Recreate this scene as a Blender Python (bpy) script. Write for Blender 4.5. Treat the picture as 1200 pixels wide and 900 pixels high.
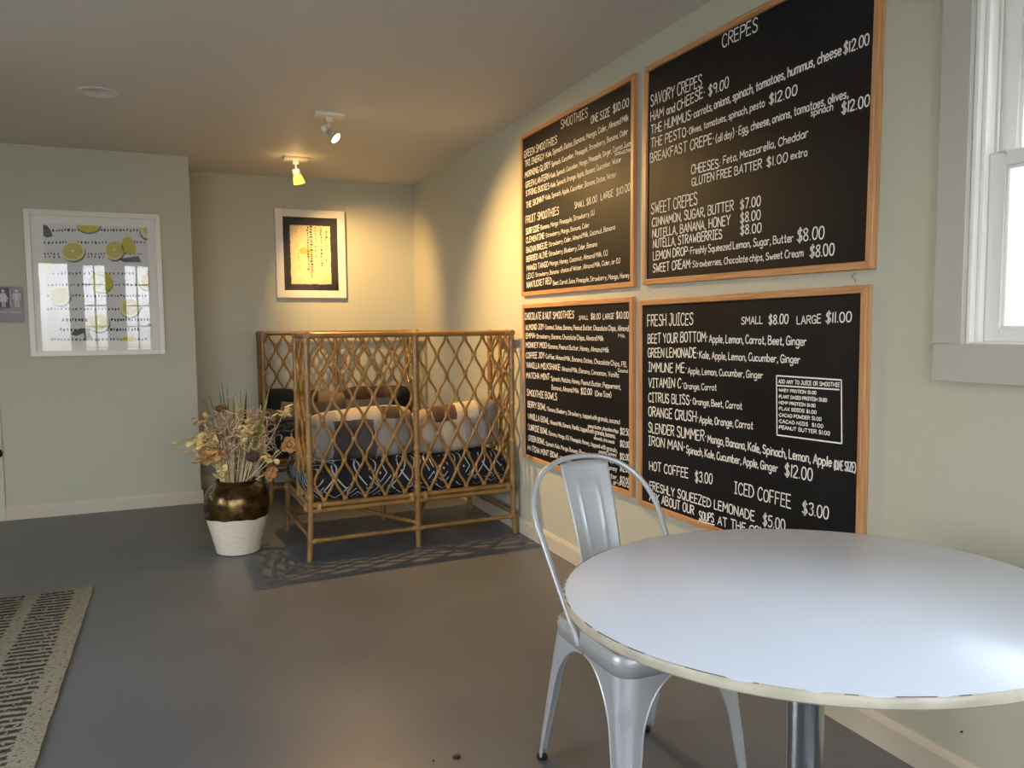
import bpy, bmesh, math, random
from math import sin, cos, pi, sqrt, radians, exp
from mathutils import Vector, Matrix

for o in list(bpy.data.objects): bpy.data.objects.remove(o)
SC = bpy.context.scene
COL = SC.collection
random.seed(11)

# ------------------------------------------------------------------ camera
CR = Vector((0.91885173, -0.39449916, -0.00905042))
CU = Vector((0.03759954, 0.06469814, 0.99719628))
CF = Vector((0.39280756, 0.91661582, -0.07428098))
cam = bpy.data.cameras.new('camera')
cam.sensor_width = 36.0
cam.lens = 27.2036
cam.clip_start = 0.02
camo = bpy.data.objects.new('camera', cam)
COL.objects.link(camo)
m = Matrix.Identity(4)
for i in range(3):
    m[i][0] = CR[i]; m[i][1] = CU[i]; m[i][2] = -CF[i]
m[2][3] = 1.243
camo.matrix_world = m
SC.camera = camo

# ------------------------------------------------------------------ light and exposure
SKY_STRENGTH = 7.6
SPOT_RIGHT_W = 100.0     # bare reflector bulb, aimed at the menu wall
SPOT_BACK_W = 52.0      # glass shaded spot, aimed at the back wall
EXPOSURE = 1.1
SC.view_settings.view_transform = 'Standard'
SC.view_settings.look = 'None'
SC.view_settings.exposure = EXPOSURE
SC.view_settings.gamma = 1.0
SC.view_settings.use_curve_mapping = False
SC.cycles.use_denoising = True
SC.cycles.max_bounces = 10
SC.cycles.diffuse_bounces = 6
SC.cycles.glossy_bounces = 5
SC.cycles.transparent_max_bounces = 12
SC.cycles.sample_clamp_indirect = 8.0

world = bpy.data.worlds.new('sky')
SC.world = world
world.use_nodes = True
nt = world.node_tree
nt.nodes.clear()
wo = nt.nodes.new('ShaderNodeOutputWorld')
bg = nt.nodes.new('ShaderNodeBackground')
tc = nt.nodes.new('ShaderNodeTexCoord')
sp = nt.nodes.new('ShaderNodeSeparateXYZ')
rp = nt.nodes.new('ShaderNodeValToRGB')
nt.links.new(tc.outputs['Generated'], sp.inputs[0])
mr = nt.nodes.new('ShaderNodeMapRange')
mr.inputs['From Min'].default_value = -0.4
mr.inputs['From Max'].default_value = 1.0
nt.links.new(sp.outputs['Z'], mr.inputs['Value'])
nt.links.new(mr.outputs[0], rp.inputs[0])
e = rp.color_ramp.elements
e[0].position = 0.0; e[0].color = (0.30, 0.29, 0.27, 1)
e[1].position = 1.0; e[1].color = (0.62, 0.77, 1.0, 1)
for p_, c_ in ((0.27, (0.42, 0.42, 0.41, 1)), (0.31, (0.92, 0.95, 1.0, 1)), (0.5, (0.81, 0.895, 1.0, 1))):
    el = e.new(p_); el.color = c_
nt.links.new(rp.outputs[0], bg.inputs[0])
bg.inputs[1].default_value = SKY_STRENGTH
nt.links.new(bg.outputs[0], wo.inputs[0])

def portal(name, loc, rot, sx, sy):
    l = bpy.data.lights.new(name, 'AREA')
    l.shape = 'RECTANGLE'; l.size = sx; l.size_y = sy
    l.cycles.is_portal = True
    o = bpy.data.objects.new(name, l); COL.objects.link(o)
    o.location = loc; o.rotation_euler = rot
    return o

# ------------------------------------------------------------------ dimensions of the room
WX = 1.861            # right wall
HC = 2.442            # ceiling
YB = 6.46             # back wall of the alcove
YP = 5.922            # front face of the partition on the left
XP = 0.103            # right end of the partition
YF = -1.3             # window wall behind the photographer
XL = -3.2             # far left wall

# ------------------------------------------------------------------ materials
def lin(c):
    return tuple(((v/255)/12.92 if v/255 <= 0.04045 else ((v/255+0.055)/1.055)**2.4) for v in c)

def mat(name, rgb, rough=0.5, metal=0.0, spec=0.5, var=0.0, vscale=8.0, bump=0.0, bscale=60.0, coat=0.0, rough_var=0.0, stretch=(1, 1, 1), sheen=0.0):
    M = bpy.data.materials.new(name); M.use_nodes = True
    n = M.node_tree.nodes; L = M.node_tree.links
    b = n['Principled BSDF']
    c = lin(rgb)
    b.inputs['Base Color'].default_value = (*c, 1)
    b.inputs['Roughness'].default_value = rough
    b.inputs['Metallic'].default_value = metal
    b.inputs['Specular IOR Level'].default_value = spec
    b.inputs['Coat Weight'].default_value = coat
    b.inputs['Sheen Weight'].default_value = sheen
    if var or bump or rough_var:
        t = n.new('ShaderNodeTexCoord'); mp = n.new('ShaderNodeMapping')
        mp.inputs['Scale'].default_value = stretch
        L.new(t.outputs['Object'], mp.inputs[0])
    if var or rough_var:
        no = n.new('ShaderNodeTexNoise'); no.inputs['Scale'].default_value = vscale; no.inputs['Detail'].default_value = 6
        L.new(mp.outputs[0], no.inputs['Vector'])
    if var:
        r = n.new('ShaderNodeValToRGB')
        r.color_ramp.elements[0].position = 0.3; r.color_ramp.elements[1].position = 0.7
        r.color_ramp.elements[0].color = (*[v*(1-var) for v in c], 1)
        r.color_ramp.elements[1].color = (*[min(1, v*(1+var)) for v in c], 1)
        L.new(no.outputs['Fac'], r.inputs[0]); L.new(r.outputs[0], b.inputs['Base Color'])
    if rough_var:
        q = n.new('ShaderNodeMapRange')
        q.inputs['To Min'].default_value = max(0, rough-rough_var); q.inputs['To Max'].default_value = rough+rough_var
        L.new(no.outputs['Fac'], q.inputs['Value']); L.new(q.outputs[0], b.inputs['Roughness'])
    if bump:
        nb = n.new('ShaderNodeTexNoise'); nb.inputs['Scale'].default_value = bscale; nb.inputs['Detail'].default_value = 4
        L.new(mp.outputs[0], nb.inputs['Vector'])
        bp = n.new('ShaderNodeBump'); bp.inputs['Strength'].default_value = bump; bp.inputs['Distance'].default_value = 0.002
        L.new(nb.outputs['Fac'], bp.inputs['Height']); L.new(bp.outputs[0], b.inputs['Normal'])
    return M

def glassmat(name, ior=1.5, tint=(1, 1, 1), rough=0.0):
    M = bpy.data.materials.new(name); M.use_nodes = True
    n = M.node_tree.nodes; L = M.node_tree.links; n.clear()
    o = n.new('ShaderNodeOutputMaterial'); mx = n.new('ShaderNodeMixShader')
    tr = n.new('ShaderNodeBsdfTransparent'); gl = n.new('ShaderNodeBsdfGlossy'); fr = n.new('ShaderNodeFresnel')
    fr.inputs[0].default_value = ior
    tr.inputs[0].default_value = (*tint, 1); gl.inputs['Roughness'].default_value = rough
    L.new(fr.outputs[0], mx.inputs[0]); L.new(tr.outputs[0], mx.inputs[1]); L.new(gl.outputs[0], mx.inputs[2])
    L.new(mx.outputs[0], o.inputs[0])
    return M

def emit(name, rgb, s):
    M = bpy.data.materials.new(name); M.use_nodes = True
    b = M.node_tree.nodes['Principled BSDF']
    b.inputs['Base Color'].default_value = (*lin(rgb), 1)
    b.inputs['Emission Color'].default_value = (*lin(rgb), 1)
    b.inputs['Emission Strength'].default_value = s
    return M

def woodmat(name, a, b_, rough=0.45):
    # straight grained oak, grain along local X
    M = mat(name, a, rough)
    n = M.node_tree.nodes; L = M.node_tree.links; b = n['Principled BSDF']
    t = n.new('ShaderNodeTexCoord'); mp = n.new('ShaderNodeMapping'); mp.inputs['Scale'].default_value = (2.2, 60, 60)
    L.new(t.outputs['Object'], mp.inputs[0])
    no = n.new('ShaderNodeTexNoise'); no.inputs['Scale'].default_value = 2.2; no.inputs['Detail'].default_value = 7; no.inputs['Distortion'].default_value = 0.6
    L.new(mp.outputs[0], no.inputs['Vector'])
    r = n.new('ShaderNodeValToRGB')
    r.color_ramp.elements[0].position = 0.32; r.color_ramp.elements[1].position = 0.66
    r.color_ramp.elements[0].color = (*lin(b_), 1); r.color_ramp.elements[1].color = (*lin(a), 1)
    L.new(no.outputs['Fac'], r.inputs[0]); L.new(r.outputs[0], b.inputs['Base Color'])
    bp = n.new('ShaderNodeBump'); bp.inputs['Strength'].default_value = 0.15; bp.inputs['Distance'].default_value = 0.001
    L.new(no.outputs['Fac'], bp.inputs['Height']); L.new(bp.outputs[0], b.inputs['Normal'])
    return M

M = {}
M['wall'] = mat('sage_white_wall_paint', (188, 186, 166), 0.55, spec=0.35, bump=0.12, bscale=140)
M['ceil'] = mat('flat_white_ceiling_paint', (218, 212, 201), 0.6, spec=0.3, bump=0.1, bscale=90)
M['floor'] = mat('grey_painted_concrete', (95, 97, 101), 0.36, spec=0.5, var=0.10, vscale=2.2, rough_var=0.07, bump=0.03, bscale=30)
M['trim'] = mat('cream_trim_paint', (200, 190, 170), 0.45, spec=0.4)
M['casing'] = mat('light_warm_grey_casing_paint', (184, 179, 169), 0.33, bump=0.08, bscale=60)
M['sash'] = mat('white_sash_paint', (232, 230, 222), 0.35)
M['glass'] = glassmat('window_glass')
M['picglass'] = glassmat('picture_glass', 1.37)
M['oak'] = woodmat('oak_frame_wood', (206, 156, 106), (168, 116, 70))
M['white'] = mat('white_lacquer', (226, 220, 208), 0.35)
M['mat'] = mat('white_mat_board', (238, 231, 220), 0.8)
M['bulbmetal'] = mat('chrome_socket', (200, 200, 200), 0.2, metal=1)

# ------------------------------------------------------------------ mesh helpers
class MB:
    def __init__(s): s.v = []; s.f = []; s.mi = []; s.sm = []
    def add(s, vs, fs, mi=0, smooth=False):
        b = len(s.v)
        s.v += [tuple(v) for v in vs]
        for f in fs:
            s.f.append([b+i for i in f]); s.mi.append(mi); s.sm.append(smooth)
        return s
    def box(s, x0, x1, y0, y1, z0, z1, mi=0):
        vs = [(x, y, z) for x in (x0, x1) for y in (y0, y1) for z in (z0, z1)]
        return s.add(vs, [(0, 1, 3, 2), (4, 6, 7, 5), (0, 4, 5, 1), (2, 3, 7, 6), (0, 2, 6, 4), (1, 5, 7, 3)], mi)
    def prism(s, poly, axis, a, b, mi=0):
        # poly: 2-D outline; axis 'x','y','z' is the extrusion direction
        def P(p, t):
            return {'x': (t, p[0], p[1]), 'y': (p[0], t, p[1]), 'z': (p[0], p[1], t)}[axis]
        n = len(poly)
        vs = [P(p, a) for p in poly] + [P(p, b) for p in poly]
        fs = [tuple(range(n-1, -1, -1)), tuple(range(n, 2*n))] + [(i, (i+1) % n, n+(i+1) % n, n+i) for i in range(n)]
        return s.add(vs, fs, mi)
    def tube(s, pts, r, n=8, mi=0, closed=False, cap=True):
        pts = [Vector(p) for p in pts]; k = len(pts)
        rr = r if hasattr(r, '__len__') else [r]*k
        tang = []
        for i in range(k):
            a = pts[(i-1) % k] if (closed or i > 0) else pts[i]
            b = pts[(i+1) % k] if (closed or i < k-1) else pts[i]
            tang.append((b-a).normalized())
        ref = Vector((0, 0, 1)) if abs(tang[0].z) < 0.9 else Vector((1, 0, 0))
        u = tang[0].cross(ref).normalized()
        vs = []
        for i in range(k):
            t = tang[i]
            u = (u - t*u.dot(t))
            u = u.normalized() if u.length > 1e-6 else t.orthogonal().normalized()
            w = t.cross(u)
            for j in range(n):
                a = 2*pi*j/n
                vs.append(pts[i] + rr[i]*(cos(a)*u + sin(a)*w))
        fs = []
        for i in range(k if closed else k-1):
            for j in range(n):
                a = i*n+j; b = i*n+(j+1) % n; c = ((i+1) % k)*n+(j+1) % n; d = ((i+1) % k)*n+j
                fs.append((a, b, c, d))
        s.add(vs, fs, mi, True)
        if cap and not closed:
            b = len(s.v)-k*n
            s.f.append([b+j for j in range(n-1, -1, -1)]); s.mi.append(mi); s.sm.append(False)
            s.f.append([b+(k-1)*n+j for j in range(n)]); s.mi.append(mi); s.sm.append(False)
        return s
    def lathe(s, prof, n=32, mi=0, c=(0, 0, 0), cap=False):
        k = len(prof); vs = []
        for r, z in prof:
            for j in range(n):
                a = 2*pi*j/n
                vs.append((c[0]+r*cos(a), c[1]+r*sin(a), c[2]+z))
        fs = [(i*n+j, i*n+(j+1) % n, (i+1)*n+(j+1) % n, (i+1)*n+j) for i in range(k-1) for j in range(n)]
        s.add(vs, fs, mi, True)
        if cap:
            b = len(s.v)-k*n
            s.f.append([b+j for j in range(n-1, -1, -1)]); s.mi.append(mi); s.sm.append(False)
            s.f.append([b+(k-1)*n+j for j in range(n)]); s.mi.append(mi); s.sm.append(False)
        return s
    def grid(s, P, closed_u=False, mi=0, smooth=True):
        # P[i][j] -> point
        a = len(P); b = len(P[0])
        vs = [p for row in P for p in row]
        fs = []
        for i in range(a-1):
            for j in range(b if closed_u else b-1):
                fs.append((i*b+j, i*b+(j+1) % b, (i+1)*b+(j+1) % b, (i+1)*b+j))
        return s.add(vs, fs, mi, smooth)
    def ball(s, c, r, n=10, mi=0, sq=None):
        P = []
        rx, ry, rz = (r, r, r) if not hasattr(r, '__len__') else r
        for i in range(n//2+1):
            t = -pi/2+pi*i/(n//2)
            P.append([(c[0]+rx*cos(t)*cos(2*pi*j/n), c[1]+ry*cos(t)*sin(2*pi*j/n), c[2]+rz*sin(t)) for j in range(n)])
        return s.grid(P, True, mi)
    def move(s, f, start=0):
        for i in range(start, len(s.v)): s.v[i] = tuple(f(Vector(s.v[i])))
        return s
    def build(s, name, mats, parent=None, loc=None, rot=None, bevel=0.0, seg=2, sharp=40, kind=None, solid=0.0, label=None):
        me = bpy.data.meshes.new(name)
        me.from_pydata(s.v, [], s.f)
        mats = mats if isinstance(mats, (list, tuple)) else [mats]
        for k in mats: me.materials.append(M[k] if isinstance(k, str) else k)
        me.polygons.foreach_set('material_index', s.mi)
        me.polygons.foreach_set('use_smooth', s.sm)
        bm = bmesh.new(); bm.from_mesh(me)
        bmesh.ops.remove_doubles(bm, verts=bm.verts, dist=1e-6)
        bmesh.ops.recalc_face_normals(bm, faces=bm.faces)
        bm.to_mesh(me); bm.free()
        if any(s.sm): me.set_sharp_from_angle(angle=radians(sharp))
        o = bpy.data.objects.new(name, me); COL.objects.link(o)
        if parent is not None: o.parent = parent
        if loc is not None: o.location = loc
        if rot is not None: o.rotation_euler = rot
        if solid:
            md = o.modifiers.new('thickness', 'SOLIDIFY'); md.thickness = solid; md.offset = 0
        if bevel:
            md = o.modifiers.new('bevel', 'BEVEL'); md.width = bevel; md.segments = seg; md.limit_method = 'ANGLE'
        if kind: o['kind'] = kind
        if label: o['label'] = label
        return o

def thing(name, label, cat, loc=(0, 0, 0), rot=(0, 0, 0), group=None):
    o = bpy.data.objects.new(name, None); COL.objects.link(o)
    o.empty_display_size = 0.1
    o.location = loc; o.rotation_euler = rot
    o['label'] = label; o['category'] = cat
    if group: o['group'] = group
    return o
def tag(o, label, cat, group=None, kind=None):
    o['label'] = label; o['category'] = cat
    if group: o['group'] = group
    if kind: o['kind'] = kind
    return o
def sroot(name, loc=(0, 0, 0)):
    o = bpy.data.objects.new(name, None); COL.objects.link(o); o.location = loc; o['kind'] = 'structure'
    return o

# ------------------------------------------------------------------ room shell
T = 0.15
fl = MB().box(XL-T, WX+T, YF-T, YB+T, -0.1, 0.0).build('floor', 'floor', kind='structure')
# ceiling with a round hole for the recessed light
RX, RY, RR = -0.330, 4.505, 0.082
c = MB()
h = 0.13
c.box(XL-T, WX+T, YF-T, RY-h, HC, HC+0.12); c.box(XL-T, WX+T, RY+h, YB+T, HC, HC+0.12)
c.box(XL-T, RX-h, RY-h, RY+h, HC, HC+0.12); c.box(RX+h, WX+T, RY-h, RY+h, HC, HC+0.12)
n = 40
inner = [(RX+RR*cos(2*pi*j/n), RY+RR*sin(2*pi*j/n), HC) for j in range(n)]
outer = []
for j in range(n):
    a = 2*pi*j/n; k = h/max(abs(cos(a)), abs(sin(a)))
    outer.append((RX+k*cos(a), RY+k*sin(a), HC))
c.add(inner+outer, [(j, (j+1) % n, n+(j+1) % n, n+j) for j in range(n)])
c.build('ceiling', 'ceil', kind='structure')

# right wall with the window opening
WY0, WY1, WZ0, WZ1 = 0.42, 1.372, 1.187, 2.12
w = MB()
w.box(WX, WX+T, WY1, YB+T, 0, HC); w.box(WX, WX+T, YF-T, WY0, 0, HC)
w.box(WX, WX+T, WY0, WY1, 0, WZ0); w.box(WX, WX+T, WY0, WY1, WZ1, HC)
w.build('wall_right', 'wall', kind='structure')
MB().box(XP, WX, YB, YB+T, 0, HC).build('wall_back', 'wall', kind='structure')
MB().box(XL, XP, YP, YB+T, 0, HC).build('wall_partition', 'wall', kind='structure')
ADDED_LEFT_OPEN = [(1.3, 2.9, 0.55, 2.2)]  # assumed opening, out of view, added to bring daylight onto the menu wall
w = MB(); y = YF-T
for a, b, z0, z1 in ADDED_LEFT_OPEN:
    w.box(XL-T, XL, y, a, 0, HC); w.box(XL-T, XL, a, b, 0, z0); w.box(XL-T, XL, a, b, z1, HC); y = b
w.box(XL-T, XL, y, YB+T, 0, HC)
w.build('wall_left', 'wall', kind='structure')
for i, (a, b, z0, z1) in enumerate(ADDED_LEFT_OPEN):
    r = sroot('window_%d' % (i+7), (XL, (a+b)/2, z0)); W2 = (b-a)/2; H = z1-z0; f = MB(); s_ = .045  # added window, unseen, there for the light on the right wall
    f.box(-.11, -.05, -W2, -W2+s_, 0, H); f.box(-.11, -.05, W2-s_, W2, 0, H)
    f.box(-.11, -.05, -W2+s_, W2-s_, 0, s_); f.box(-.11, -.05, -W2+s_, W2-s_, H-s_, H); f.box(-.11, -.05, -W2+s_, W2-s_, H/2-.02, H/2+.02); f.box(-.10, -.06, -.02, .02, s_, H-s_)
    f.build('sash', 'sash', r, bevel=0.003)
    MB().box(-.084, -.079, -W2+s_-.004, W2-s_+.004, s_-.004, H-s_+.004).build('pane', 'glass', r)
    tr_ = MB()
    for q in ((-W2-.08, -W2, 0, H), (W2, W2+.08, 0, H), (-W2-.08, W2+.08, H, H+.08), (-W2-.08, W2+.08, -.08, 0)): tr_.box(0, .018, q[0], q[1], q[2], q[3])
    tr_.build('casing', 'trim', r, bevel=0.003)
    portal('daylight_portal', (XL-T-0.02, (a+b)/2, (z0+z1)/2), (0, radians(-90), 0), z1-z0, b-a)
# window wall behind the photographer: openings (x0, x1, z0, z1)
OPEN = [(-1.93, -1.40, 0.06, 2.30), (-1.32, -0.955, 0.35, 2.24), (-0.76, -0.37, 0.35, 2.24), (0.15, 0.8, 0.8, 2.2), (1.1, 1.7, 0.8, 2.2), (-2.95, -2.1, 0.45, 2.25)]
w = MB()
xs = sorted(OPEN)
x = XL
for a, b, z0, z1 in xs:
    w.box(x, a, YF-T, YF, 0, HC); w.box(a, b, YF-T, YF, 0, z0); w.box(a, b, YF-T, YF, z1, HC); x = b
w.box(x, WX, YF-T, YF, 0, HC)
w.build('wall_front', 'wall', kind='structure')
for i, (a, b, z0, z1) in enumerate(OPEN):
    is_door = i == 0
    r = sroot('door_2' if is_door else 'window_%d' % (i+1), ((a+b)/2, YF, z0))
    W2 = (b-a)/2; H = z1-z0; f = MB(); y0, y1 = -0.11, -0.05; s_ = 0.075 if is_door else 0.035
    f.box(-W2, -W2+s_, y0, y1, 0, H); f.box(W2-s_, W2, y0, y1, 0, H)
    f.box(-W2+s_, W2-s_, y0, y1, 0, s_*(2 if is_door else 1)); f.box(-W2+s_, W2-s_, y0, y1, H-s_, H)
    if i in (1, 2):
        f.box(-0.011, 0.011, y0+.01, y1-.01, s_, H-s_)
        for k in range(1, 6): f.box(-W2+s_, W2-s_, y0+.012, y1-.012, H*k/6-.009, H*k/6+.009)
    elif not is_door:
        f.box(-W2+s_, W2-s_, y0, y1, H/2-.02, H/2+.02)
    f.build('sash', 'sash', r, bevel=0.003)
    MB().box(-W2+s_-.004, W2-s_+.004, -.084, -.079, s_-.004, H-s_+.004).build('pane', 'glass', r)
    tr_ = MB()
    for q in ((-W2-.07, -W2, -.0, H), (W2, W2+.07, 0, H), (-W2-.07, W2+.07, H, H+.07), (-W2-.07, W2+.07, -.05 if not is_door else 0, 0)):
        if q[3] > q[2]: tr_.box(q[0], q[1], 0, .018, q[2], q[3])
    tr_.build('casing', 'trim', r, bevel=0.003)
    portal('daylight_portal', ((a+b)/2, YF-T-0.02, (z0+z1)/2), (radians(90), 0, 0), b-a, z1-z0)
portal('daylight_portal', (WX+T+0.02, (WY0+WY1)/2, (WZ0+WZ1)/2), (0, radians(90), 0), WZ1-WZ0, WY1-WY0)

# baseboards
def base_profile(t=0.014, h_=0.094): return [(0, 0), (t, 0), (t, h_-0.02), (t-0.004, h_-0.008), (t-0.008, h_), (0, h_)]
MB().prism([(WX-a, z) for a, z in base_profile()], 'y', YF, YB).build('baseboard_right', 'trim', kind='structure')
MB().prism([(YB-a, z) for a, z in base_profile()], 'x', XP, WX-.014).build('baseboard_back', 'trim', kind='structure')
MB().prism([(YP-a, z) for a, z in base_profile()], 'x', -1.088, XP+0.014).build('baseboard_partition', 'trim', kind='structure')
MB().prism([(XL+a, z) for a, z in base_profile()], 'y', YF, YP).build('baseboard_left', 'trim', kind='structure')

# door in the partition, only its casing edge and hinge reach into the frame
d = sroot('door_1', (-1.58, YP, 0))
k = MB(); k.box(0.40, 0.492, -0.018, 0.0, 0, 2.12); k.box(-0.492, -0.40, -0.018, 0, 0, 2.12); k.box(-0.492, 0.492, -0.018, 0, 2.12, 2.21)
k.build('casing', 'trim', d, bevel=0.003)
k = MB(); k.box(-0.398, 0.398, -0.012, 0.0, 0.008, 2.115)
for z0, z1 in ((0.18, 0.95), (1.1, 1.95)):
    for x0, x1 in ((-.3, -.03), (.03, .3)): k.box(x0, x1, -0.016, -0.011, z0, z1)
k.build('panel', 'white', d, bevel=0.002)
M['bronze'] = mat('dark_bronze_metal', (58, 46, 38), 0.35, metal=0.8)
# dark lever stop on the casing
k = MB(); k.tube([(0.472, -0.018, 0.452), (0.472, -0.034, 0.452)], 0.012, 12); k.ball((0.474, -0.040, 0.452), (0.024, 0.014, 0.03), 12)
k.build('door_stop', 'bronze', d)

# ------------------------------------------------------------------ the double hung window on the right
r = sroot('window_1', (WX, (WY0+WY1)/2, WZ0))
hy = (WY1-WY0)/2; H = WZ1-WZ0
k = MB()
cw, ct = 0.083, 0.019
for sgn in (1, -1):
    y0, y1 = sorted((sgn*hy, sgn*(hy+cw))); k.box(-ct, 0, y0, y1, 0, H)
k.box(-ct, 0, -hy-cw, hy+cw, -0.098, 0); k.box(-ct, 0, -hy-cw, hy+cw, H, H+0.098)
k.build('casing', 'casing', r, bevel=0.002)
k = MB()
jt = 0.013
for sgn in (1, -1):
    def sb(a, b, x0, x1, z0=0.0, z1=H):
        y0, y1 = sorted((sgn*(hy-a), sgn*(hy-b))); k.box(x0, x1, y0, y1, z0, z1)
    sb(0, jt, -0.004, T)                 # jamb board
    sb(jt, jt+.012, 0.012, 0.030)        # stop bead
    sb(jt, jt+.008, 0.062, 0.070)        # parting bead
    sb(jt, jt+.014, 0.105, 0.125)        # blind stop
k.box(-0.004, T+0.02, -hy, hy, 0, 0.006); k.box(0, T, -hy, hy, H-jt, H)
k.build('jamb', 'sash', r, bevel=0.0025)
def sash(name, x0, x1, z0, z1, st, br, trl):
    k = MB(); a = hy-jt-0.003
    for sgn in (1, -1):
        y0, y1 = sorted((sgn*a, sgn*(a-st))); k.box(x0, x1, y0, y1, z0, z1)
        y0, y1 = sorted((sgn*(a-st), sgn*(a-st-.009))); k.box(x0+.008, x1-.008, y0, y1, z0+br, z1-trl)
    k.box(x0, x1, -a+st, a-st, z0, z0+br); k.box(x0, x1, -a+st, a-st, z1-trl, z1)
    k.box(x0+.008, x1-.008, -a+st, a-st, z0+br, z0+br+.009); k.box(x0+.008, x1-.008, -a+st, a-st, z1-trl-.009, z1-trl)
    o = k.build(name, 'sash', r, bevel=0.003)
    MB().box((x0+x1)/2-.002, (x0+x1)/2+.002, -a+st+.002, a-st-.002, z0+br+.002, z1-trl-.002).build('pane', 'glass', o)
    return o
sash('lower_sash', 0.031, 0.061, 0.008, 0.478, 0.047, 0.030, 0.036)
sash('upper_sash', 0.071, 0.101, 0.440, H-0.02, 0.047, 0.036, 0.045)

# street outside the windows, so that the daylight comes off real ground
M['street'] = mat('pale_pavement', (168, 164, 158), 0.9, var=0.1, vscale=1.5)
MB().box(-14, 14, -16, YF-T-0.02, -0.2, -0.1).build('ground', 'street', kind='structure')
MB().box(-14, XL-T-0.02, YF-T-0.02, 12, -0.2, -0.1).build('ground_beyond_left', 'street', kind='structure')
MB().box(WX+T+0.02, 14, YF-T-0.02, 12, -0.2, -0.1).build('ground_side', 'street', kind='structure')

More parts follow.
